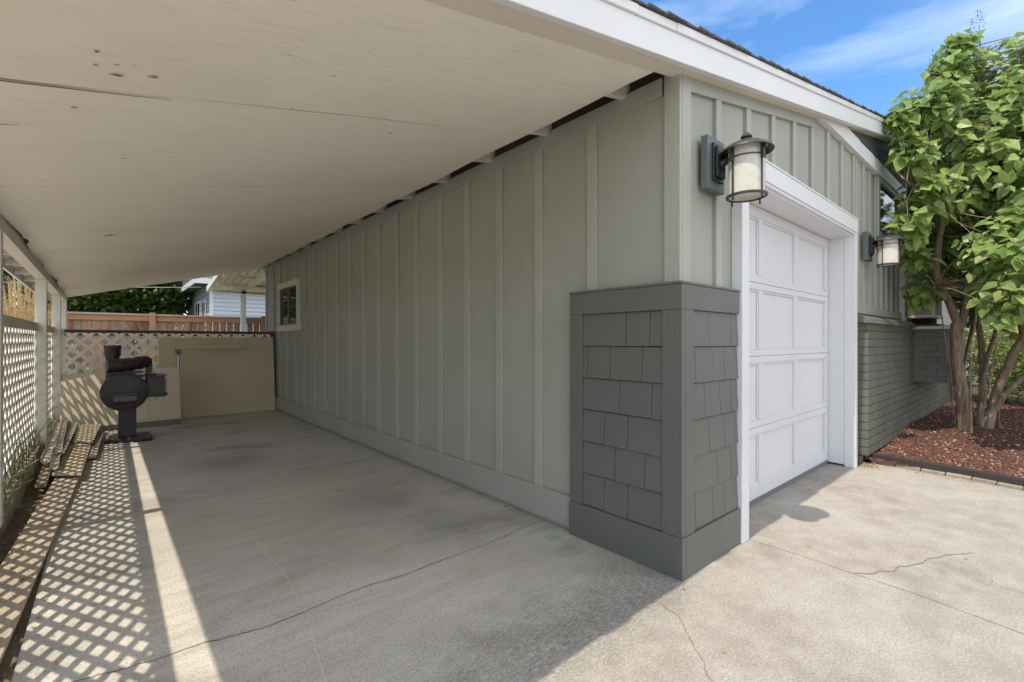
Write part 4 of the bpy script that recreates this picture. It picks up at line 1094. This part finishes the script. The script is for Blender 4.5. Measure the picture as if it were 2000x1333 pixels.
tree('dark_tree', 'dense dark tree behind the straw grass fan', -8.2, 25, 9, [(-8, 24, 4, 3), (-6, 25, 6, 3), (-10, 25, 5, 3), (-7, 23.5, 2, 2.0), (-9.5, 23, 2.2, 2.2)], M_leafd, 24000, 0.3)
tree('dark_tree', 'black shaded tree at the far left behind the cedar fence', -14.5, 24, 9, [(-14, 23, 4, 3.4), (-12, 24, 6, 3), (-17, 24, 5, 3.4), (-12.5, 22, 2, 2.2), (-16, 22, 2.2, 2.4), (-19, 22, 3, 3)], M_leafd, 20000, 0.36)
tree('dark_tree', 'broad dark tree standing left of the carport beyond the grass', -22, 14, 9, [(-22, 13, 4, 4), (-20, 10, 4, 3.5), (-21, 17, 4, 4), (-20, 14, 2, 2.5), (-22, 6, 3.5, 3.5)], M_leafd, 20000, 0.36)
# drooping spruce bough lit by the sun
sp = thing('spruce_tree', 'blue green spruce with a sunlit bough reaching over the cedar fence', 'tree', (-4.0, 18.6, 0), 'trees beyond the cedar fence')
m = MB(); m.tube([(-4.0, 18.6, -0.03), (-4.0, 18.6, 6)], [.22, .08], 10); m.tube([(-4.0, 18.6, 2.9), (-4.8, 18.0, 2.75), (-5.7, 17.4, 2.55)], [.09, .07, .03], 8); m.build('trunk', M_bark2, sp, smooth=True)
leafcloud(MB(), 2600, [(-5.6, 17.3, 2.62, .42, .55), (-5.15, 17.5, 2.80, .42, .5), (-4.7, 17.8, 2.98, .4, .5), (-4.0, 18.6, 5.0, 1.2, .9)], 0.09, 0.4).build('crown', M_needle, sp)
M_wire = G('wire_grey').done((0.35, 0.35, 0.35), 0.5)
def wire(pts, label, r=0.014):
    t_ = thing('utility_wire', label, 'wire', pts[0], 'overhead wires'); MB().tube(pts, r, 6).build('cable', M_wire, t_, smooth=True)
    return t_
def sagline(a, b, sag, n=14):
    a, b = Vector(a), Vector(b); return [a.lerp(b, i/n) - Vector((0, 0, sag*4*(i/n)*(1-i/n))) for i in range(n+1)]
t_ = MB().tube(sagline((-6.5, 17.5, 2.95), (0.0, 17.6, 3.12), 0.12), 0.012, 6).build('utility_wire', M_wire, smooth=True); tag(t_, 'lower overhead wire running to the pale blue house', 'wire', 'overhead wires')
t_ = MB().tube(sagline((-2.6, 17.5, 3.30), (0.2, 17.6, 3.45), 0.05), 0.010, 6).build('utility_wire', M_wire, smooth=True); tag(t_, 'upper overhead wire just under the pale house eave', 'wire', 'overhead wires')

# ================================================================= HOUSE WALL BEHIND THE TREE
mh = thing('main_house', 'sage house wall with brick planter and window unit behind the lilac', 'house', (7.5, 0.06, 0))
m = MB(); m.box(5.931, 11.8, 0.05, 0.2, 0.0, 3.10); m.box(11.65, 11.8, 0.2001, 9, 0, 3.1); m.build('wall', M_wall, mh)
m = MB(); m.box(6.05, 6.13, 0.0, 0.049, 1.55, 2.9); m.box(8.1, 8.18, 0.0, 0.049, 1.55, 2.9); m.box(6.1305, 8.0995, 0.0, 0.049, 2.82, 2.9); m.box(6.1305, 8.0995, 0, .049, 1.55, 1.62)
wn2 = m.build('window', M_white, mh, bevel=0.003); MB().box(6.13, 8.10, 0.03, 0.0485, 1.62, 2.82).build('pane', M_pane, wn2)
m = MB(); m.box(6.05, 8.02, -0.44, -0.0795, 0.72, 1.44); pl = m.build('brick_planter', M_brick, mh)
mm = MB()
def pa(mm, a, b, z0, z1, j): mm.box(6.040+j, 6.0495, a, b, z0, z1)
def pb(mm, a, b, z0, z1, j): mm.box(a, b, -0.452+j, -0.4405, z0, z1)
bricks(mm, -0.45, -0.08, 0.72, 1.44, pa); bricks(mm, 6.042, 8.03, 0.72, 1.44, pb); mm.build('brick_face', M_brick, pl, bevel=0.003)
MB().box(5.99, 8.06, -0.50, -0.001, 1.441, 1.48).build('ledge', M_white, pl, bevel=0.004)
ac = thing('air_conditioner', 'white window air conditioner above the brick planter', 'air conditioner', (6.5, -0.15, 1.58))
MB().box(6.20, 6.85, -0.30, -0.001, 1.60, 2.03).build('casing', M_white, ac, bevel=0.01)
m = MB()
M_louv = G('louver_grey').done((0.22, 0.22, 0.21), 0.6)
for k in range(13): m.box(6.192, 6.1995, -0.27, -0.03, 1.65+0.026*k, 1.664+0.026*k)
for k in range(13): m.box(6.26, 6.80, -0.307, -0.3005, 1.65+0.026*k, 1.664+0.026*k)
m.build('louver', M_louv, ac)
o = MB().box(6.1, 7.0, -0.36, -0.03, 1.481, 1.51).build('support_board', paint('red_brown', (0.20, 0.06, 0.035), 0.6, 'x'), ac)
MB().box(6.25, 6.8, -0.25, -0.05, 1.5105, 1.599).build('foot_rail', M_gap, ac)

# bed edging
ed = MB(); epts = [(3.74, -0.10), (3.70, -0.5), (3.66, -0.86), (3.60, -1.18), (3.5, -1.8), (3.3, -2.8), (3.0, -4)]
for a, b in zip(epts[:-1], epts[1:]): ed.bar((a[0]+.04, a[1], 0.045), (b[0]+.04, b[1]-.002, 0.045), 0.075, 0.09)
tag(ed.build('bed_edging', paint('black_edging', (0.035, 0.03, 0.028), 0.7, 'y', 0.2, 0.5), bevel=0.006), 'dark weathered timber edging along the red rock bed', 'edging')
pv = 0
for a, b in zip(epts[:-3], epts[1:-2]):
    va, vb = Vector((*a, 0)), Vector((*b, 0)); L_ = (vb-va).length; n = max(1, round(L_/0.19)); d = (vb-va)/n
    for k in range(n):
        c_ = va + d*(k+.5); nn = Vector((-d.y, d.x, 0)).normalized(); nn = nn if nn.x < 0 else -nn
        mm = MB(); mm.obox(c_ + nn*(0.022+jit(.004)) + Vector((0, 0, 0.008+jit(.004))), d*(0.482+jit(.012)), nn*0.024, (0, 0, 0.022))
        tag(mm.build('edging_brick', M_curb, bevel=0.006), 'small grey stone in the row edging the driveway', 'edging stone', 'edging stones along the rock bed')
# leaf litter by the jamb
m = MB()
for i in range(300):
    if i < 130: x, y = 3.44+abs(rnd.gauss(0, .16)), rnd.gauss(-.09, .06)
    elif i < 215: x, y = rnd.uniform(3.55, 3.70), rnd.uniform(-2.2, -.1)
    elif i < 228: x, y = rnd.uniform(-2.6, 3.6), rnd.uniform(-1.2, -.02)
    else: x, y = rnd.uniform(-2.85, -2.5), rnd.uniform(1.2, 5.5)
    if i % 5 == 0: x, y = -0.012 - abs(rnd.gauss(0, .02)), rnd.uniform(0.8, 8.5)
    elif 0 < x < 3.4 and y > -0.06: continue
    s_ = rnd.uniform(.006, .018); a = rnd.uniform(0, 6.28); p = Vector((x, y, 0.006 if x > -2.6 else .045)); u = Vector((math.cos(a), math.sin(a), jit(.3)))*s_; w_ = Vector((-math.sin(a), math.cos(a), jit(.5)))*s_*.5
    m.add([p-u, p+w_+Vector((0, 0, .004)), p+u, p-w_], [(0, 1, 2, 3)])
stuff(m.build('leaf_litter', M_dry))

# ================================================================= LILAC
lt = thing('lilac_tree', 'large multi stem lilac with heart shaped leaves in the red rock bed', 'tree', (5.85, -0.7, 0.1))
limbs = []
def limb(pts, radii, main=True):
    P_ = [at(*p) for p in pts]
    # smooth (Catmull-Rom) resample
    Q = []; Rr = []
    for i in range(len(P_)-1):
        p0 = P_[max(i-1, 0)]; p1 = P_[i]; p2 = P_[i+1]; p3 = P_[min(i+2, len(P_)-1)]
        for k in range(5):
            t = k/5; q = 0.5*((2*p1) + (p2-p0)*t + (2*p0-5*p1+4*p2-p3)*t*t + (3*p1-p0-3*p2+p3)*t**3)
            Q.append(q + Vector((mnoise.noise(q*5), mnoise.noise(q*5+Vector((9, 0, 0))), 0))*0.012); Rr.append(0.64*(radii[i]*(1-t)+radii[i+1]*t)*(1+0.10*mnoise.noise(q*11)))
    Q.append(P_[-1]); Rr.append(0.64*radii[-1]); limbs.append((Q, Rr))
D0 = 5.75
limb([(1888, 862, D0), (1884, 830, D0), (1878, 770, D0), (1868, 700, D0), (1868, 632, D0)], [.135, .105, .10, .088, .090])
limb([(1872, 640, D0), (1852, 590, D0-.02), (1832, 540, D0-.05), (1830, 500, D0-.1), (1842, 430, D0-.15), (1868, 340, D0-.1), (1890, 260, D0), (1930, 190, D0+.1), (1975, 120, D0+.2)], [.075, .062, .058, .055, .048, .038, .028, .02, .012])
limb([(1872, 650, D0), (1884, 610, D0+.02), (1898, 545, D0+.05), (1925, 480, D0+.05), (1965, 420, D0), (2020, 370, D0-.1), (2090, 300, D0-.1)], [.07, .062, .058, .052, .046, .035, .02])
limb([(1868, 340, D0-.1), (1840, 290, D0-.3), (1810, 250, D0-.4), (1780, 215, D0-.5)], [.025, .02, .014, .008])
limb([(1890, 262, D0), (1905, 200, D0-.1), (1915, 120, D0-.1), (1912, 50, D0-.1)], [.024, .018, .012, .006])
limb([(1842, 430, D0-.15), (1800, 380, D0-.5), (1765, 350, D0-.7)], [.022, .014, .007])
limb([(1925, 862, D0+.1), (1930, 830, D0+.1), (1945, 775, D0+.1), (1968, 715, D0), (2000, 660, D0-.1), (2060, 590, D0-.2), (2120, 500, D0-.3)], [.10, .082, .078, .07, .066, .055, .04])
limb([(1938, 810, D0+.1), (1965, 770, D0), (2010, 730, D0-.1), (2070, 690, D0-.3)], [.055, .05, .045, .035])
limb([(1905, 850, D0+.35), (1918, 780, D0+.35), (1918, 710, D0+.4), (1912, 640, D0+.5), (1892, 580, D0+.6), (1888, 520, D0+.7)], [.075, .062, .055, .05, .042, .03])
limb([(1918, 740, D0+.35), (1932, 690, D0+.35), (1945, 640, D0+.4), (1942, 590, D0+.4), (1925, 545, D0+.4), (1905, 520, D0+.3)], [.04, .036, .034, .03, .026, .02])
limb([(1899, 858, D0-.1), (1895, 780, D0-.12), (1896, 700, D0-.15), (1905, 620, D0-.2), (1912, 540, D0-.2), (1930, 440, D0-.3)], [.022, .020, .020, .017, .014, .01])
limb([(1862, 810, D0+.2), (1856, 740, D0+.15), (1848, 680, D0), (1838, 610, D0-.1), (1828, 560, D0-.2)], [.014, .013, .012, .010, .006])
limb([(1930, 780, D0), (1938, 720, D0), (1948, 670, D0)], [.014, .012, .008])
limb([(1890, 640, D0+.5), (1905, 610, D0+.7), (1880, 720, D0+.8)], [.03, .03, .03])
limb([(2000, 660, D0-.1), (1985, 600, D0-.2), (1975, 540, D0-.3), (1990, 440, D0-.5)], [.03, .024, .018, .01])
limb([(1965, 420, D0), (1940, 340, D0+.1), (1950, 250, D0+.2), (2000, 180, D0+.2)], [.03, .024, .016, .01])
m = MB()
for Q, Rr in limbs: m.tube(Q, Rr, 12)
# twiggy suckers near the base
for k in range(7):
    px_ = rnd.choice([1856, 1875, 1892, 1905, 1932, 1950, 1960, 1985]) + jit(6); d_ = D0+jit(.25); tpx = px_+jit(45)
    m.tube([at(px_, 850, d_), at(px_+(tpx-px_)*.3+jit(4), 770, d_), at(tpx, 660+jit(40), d_+jit(.2))], [.005, .004, .002], 5)
blobs = [(1930, 300, 5.45, 1.05), (1968, 195, 5.7, .82), (1800, 395, 5.25, .46), (1850, 480, 6.15, .50), (2010, 500, 4.75, .62), (2105, 330, 5.5, 1.3), (1818, 205, 5.25, .36), (1775, 300, 5.2, .30),
         (1985, 400, 5.9, .6), (1915, 430, 6.1, .75), (1862, 135, 5.5, .30), (1990, 590, 4.6, .30), (1905, 560, 6.2, .45), (1990, 560, 6.3, .7), (1768, 440, 5.3, .24), (2110, 560, 5.2, .8), (2075, 170, 5.6, .8), (1795, 500, 5.5, .22), (1865, 92, 5.6, .20), (1760, 235, 5.1, .16), (1798, 572, 5.7, .17), (1835, 560, 5.8, .15)]
B3 = [(at(a, b, d), r) for a, b, d, r in blobs]
allp = [q for Q, _ in limbs for q in Q[3:] if q.z > 1.5]
bigp = [q for (Q, Rr) in limbs[:2]+limbs[6:7] for q, r_ in zip(Q, Rr) if r_ > .022]
lm = MB(); seeds = MB()
LEAF = [(0, 0, 0), (.10, .36, .05), (.36, .43, .08), (.70, .24, .03), (1.0, 0, -.06), (.70, -.24, .03), (.36, -.43, .08), (.10, -.36, .05), (.42, 0, -.03), (-.09, .20, .03), (-.09, -.20, .03)]
LF = [(0, 9, 1, 8), (1, 2, 8), (8, 2, 3), (8, 3, 4), (8, 4, 5), (8, 5, 6), (8, 6, 7), (0, 8, 7, 10)]
def leaf(p, dirv, up, s_):
    d = dirv.normalized(); sd = d.cross(up)
    if sd.length < .05: sd = d.orthogonal()
    sd.normalize(); n = sd.cross(d).normalized()
    fold = rnd.uniform(.4, 2.6); curl = rnd.uniform(-.5, 1.0)
    vs = []
    for u, v, h in LEAF: vs.append(p + (d*u + sd*v*(1-.06*fold) + n*(h*fold - curl*.14*u*u))*s_)
    lm.add(vs, LF)
tw = 0
for c, r in B3:
    for i in range(int(90*r*r*3.2)+14):
        v = Vector((rnd.gauss(0, 1), rnd.gauss(0, 1), rnd.gauss(0, 1))).normalized(); rad = r*(rnd.random()**0.33); p = c + v*rad*rnd.uniform(.75, 1.08)
        if p.y > -0.16 or p.z < 1.35: continue
        # keep the lantern and trunk opening clear
        if (p - Vector((3.94, -.215, 2.25))).length < .34: continue
        # limbs stay readable from the drive: thin foliage in front of the big stems
        vd = (p-cam.location).normalized()
        if p.z < 2.75 and rnd.random() < .85 and any((q-p).dot(vd) > -.05 and ((q-p)-vd*(q-p).dot(vd)).length < .19 for q in bigp): continue
        outw = (p-c).normalized()
        if i % 3 == 0:
            q = min(allp, key=lambda a: (a-p).length_squared)
            if (q-p).length < 1.0:
                mid = q.lerp(p, .5) + Vector((jit(.06), jit(.06), jit(.05))); m.tube([q, mid, p], [.008, .005, .0025], 4, cap=False)
        tdir = (outw + Vector((jit(.5), jit(.5), .5+jit(.4)))).normalized()
        m.tube([p - tdir*.18, p], [.0035, .002], 3, cap=False)
        nl = rnd.randint(5, 8)
        for k in range(nl):
            a = k*2.4 + rnd.random(); o1 = tdir.orthogonal().normalized(); dd = Matrix.Rotation(a, 3, tdir) @ o1
            base = p - tdir*.16*(k/nl) + dd*.03
            dv = (dd + Vector((0, 0, -rnd.uniform(.1, .9))) + tdir*.35)
            upv = (Vector((-.55, -.25, .8)) + outw*.5 + Vector((jit(.8), jit(.8), jit(.5)))).normalized()
            leaf(base, dv, upv, rnd.uniform(.055, .15)*(1 if rnd.random() < .8 else 1.2))
        tw += 1
        if rnd.random() < .035 and c.z > 2.2:
            for k in range(26):
                t = rnd.random(); q = p + Vector((0, 0, .16*t)) + Vector((jit(1), jit(1), 0))*.045*(1-t); s_ = .008
                seeds.add([q, q+Vector((s_, 0, s_)), q+Vector((0, s_, 2*s_)), q+Vector((-s_, 0, s_))], [(0, 1, 2, 3)])
m.build('trunk', M_bark, lt, smooth=True)
lm.build('crown', M_leaf, lt)
tip = at(1912, 50, D0-.1)
for k in range(60):
    t = rnd.random(); q = tip + Vector((0, 0, .22*t-.04)) + Vector((jit(1), jit(1), 0))*.07*(1-t*.5); s_ = .009
    seeds.add([q, q+Vector((s_, 0, s_)), q+Vector((0, s_, 2*s_)), q+Vector((-s_, 0, s_))], [(0, 1, 2, 3)])
seeds.build('dried_flowers', M_seed, lt)

# ================================================================= BEYOND THE LILAC
def shrub(label, x, y, z, r, n, mat=M_shrub):
    m = leafcloud(MB(), n, [(x, y, z, r, .85), (x+r*.5, y+r*.3, z+r*.2, r*.7), (x-r*.4, y-r*.3, z, r*.7)], 0.075, 0.5)
    t_ = thing('shrub', label, 'shrub', (x, y, 0), 'shrubs beyond the lilac')
    MB().tube([(x, y, 0), (x, y, z)], [.04, .02], 6).build('stem', M_bark2, t_); m.build('foliage', mat, t_)
shrub('sunlit yellow green shrub behind the lilac stems nearest the house', 10.2, -0.8, .85, .95, 5200)
shrub('sunlit shrub behind the leaning right lilac stem', 10.4, -2.4, .7, .95, 5000)
shrub('round shrub farthest right beyond the rock bed', 9.6, -3.9, .65, .9, 4200)
shrub('taller green shrub in front of the pale house across the street', 14.5, -0.9, 1.2, 1.35, 6000, M_leafm)
dh = thing('far_house', 'pale house across the street seen between the lilac stems', 'house', (30, -2, 0))
MB().box(28, 34, -9, 5, 0, 3.0).build('wall', paint('pale_pink', (0.62, 0.55, 0.52), 0.7), dh)
MB().prism([(-9.5, 3.0), (5.5, 3.0), (5.5, 3.15), (-2, 5.2), (-9.5, 3.15)], 'x', 27.5, 34.5).build('roof', M_shing, dh)
for yw in (-6, -2.5, 1):
    f = MB().box(27.94, 27.999, yw, yw+1.4, 1.0, 2.3).build('window', M_white, dh); MB().box(27.92, 27.939, yw+.1, yw+1.3, 1.1, 2.2).build('pane', M_pane, f)
tree('street_tree', 'round green street tree beyond the rock bed on the right', 18, -1.5, 7, [(18, -1.5, 4, 2.2), (17.5, -3, 3.4, 1.6), (18, 0, 3.4, 1.8)], M_leafm, 6000, .16, 'trees on the street side')
tree('street_tree', 'taller green street tree farther right behind the lilac crown', 17, -6.5, 8, [(17, -6.5, 4.5, 2.6), (16.5, -5, 3.6, 1.8)], M_leafm, 6000, .16, 'trees on the street side')
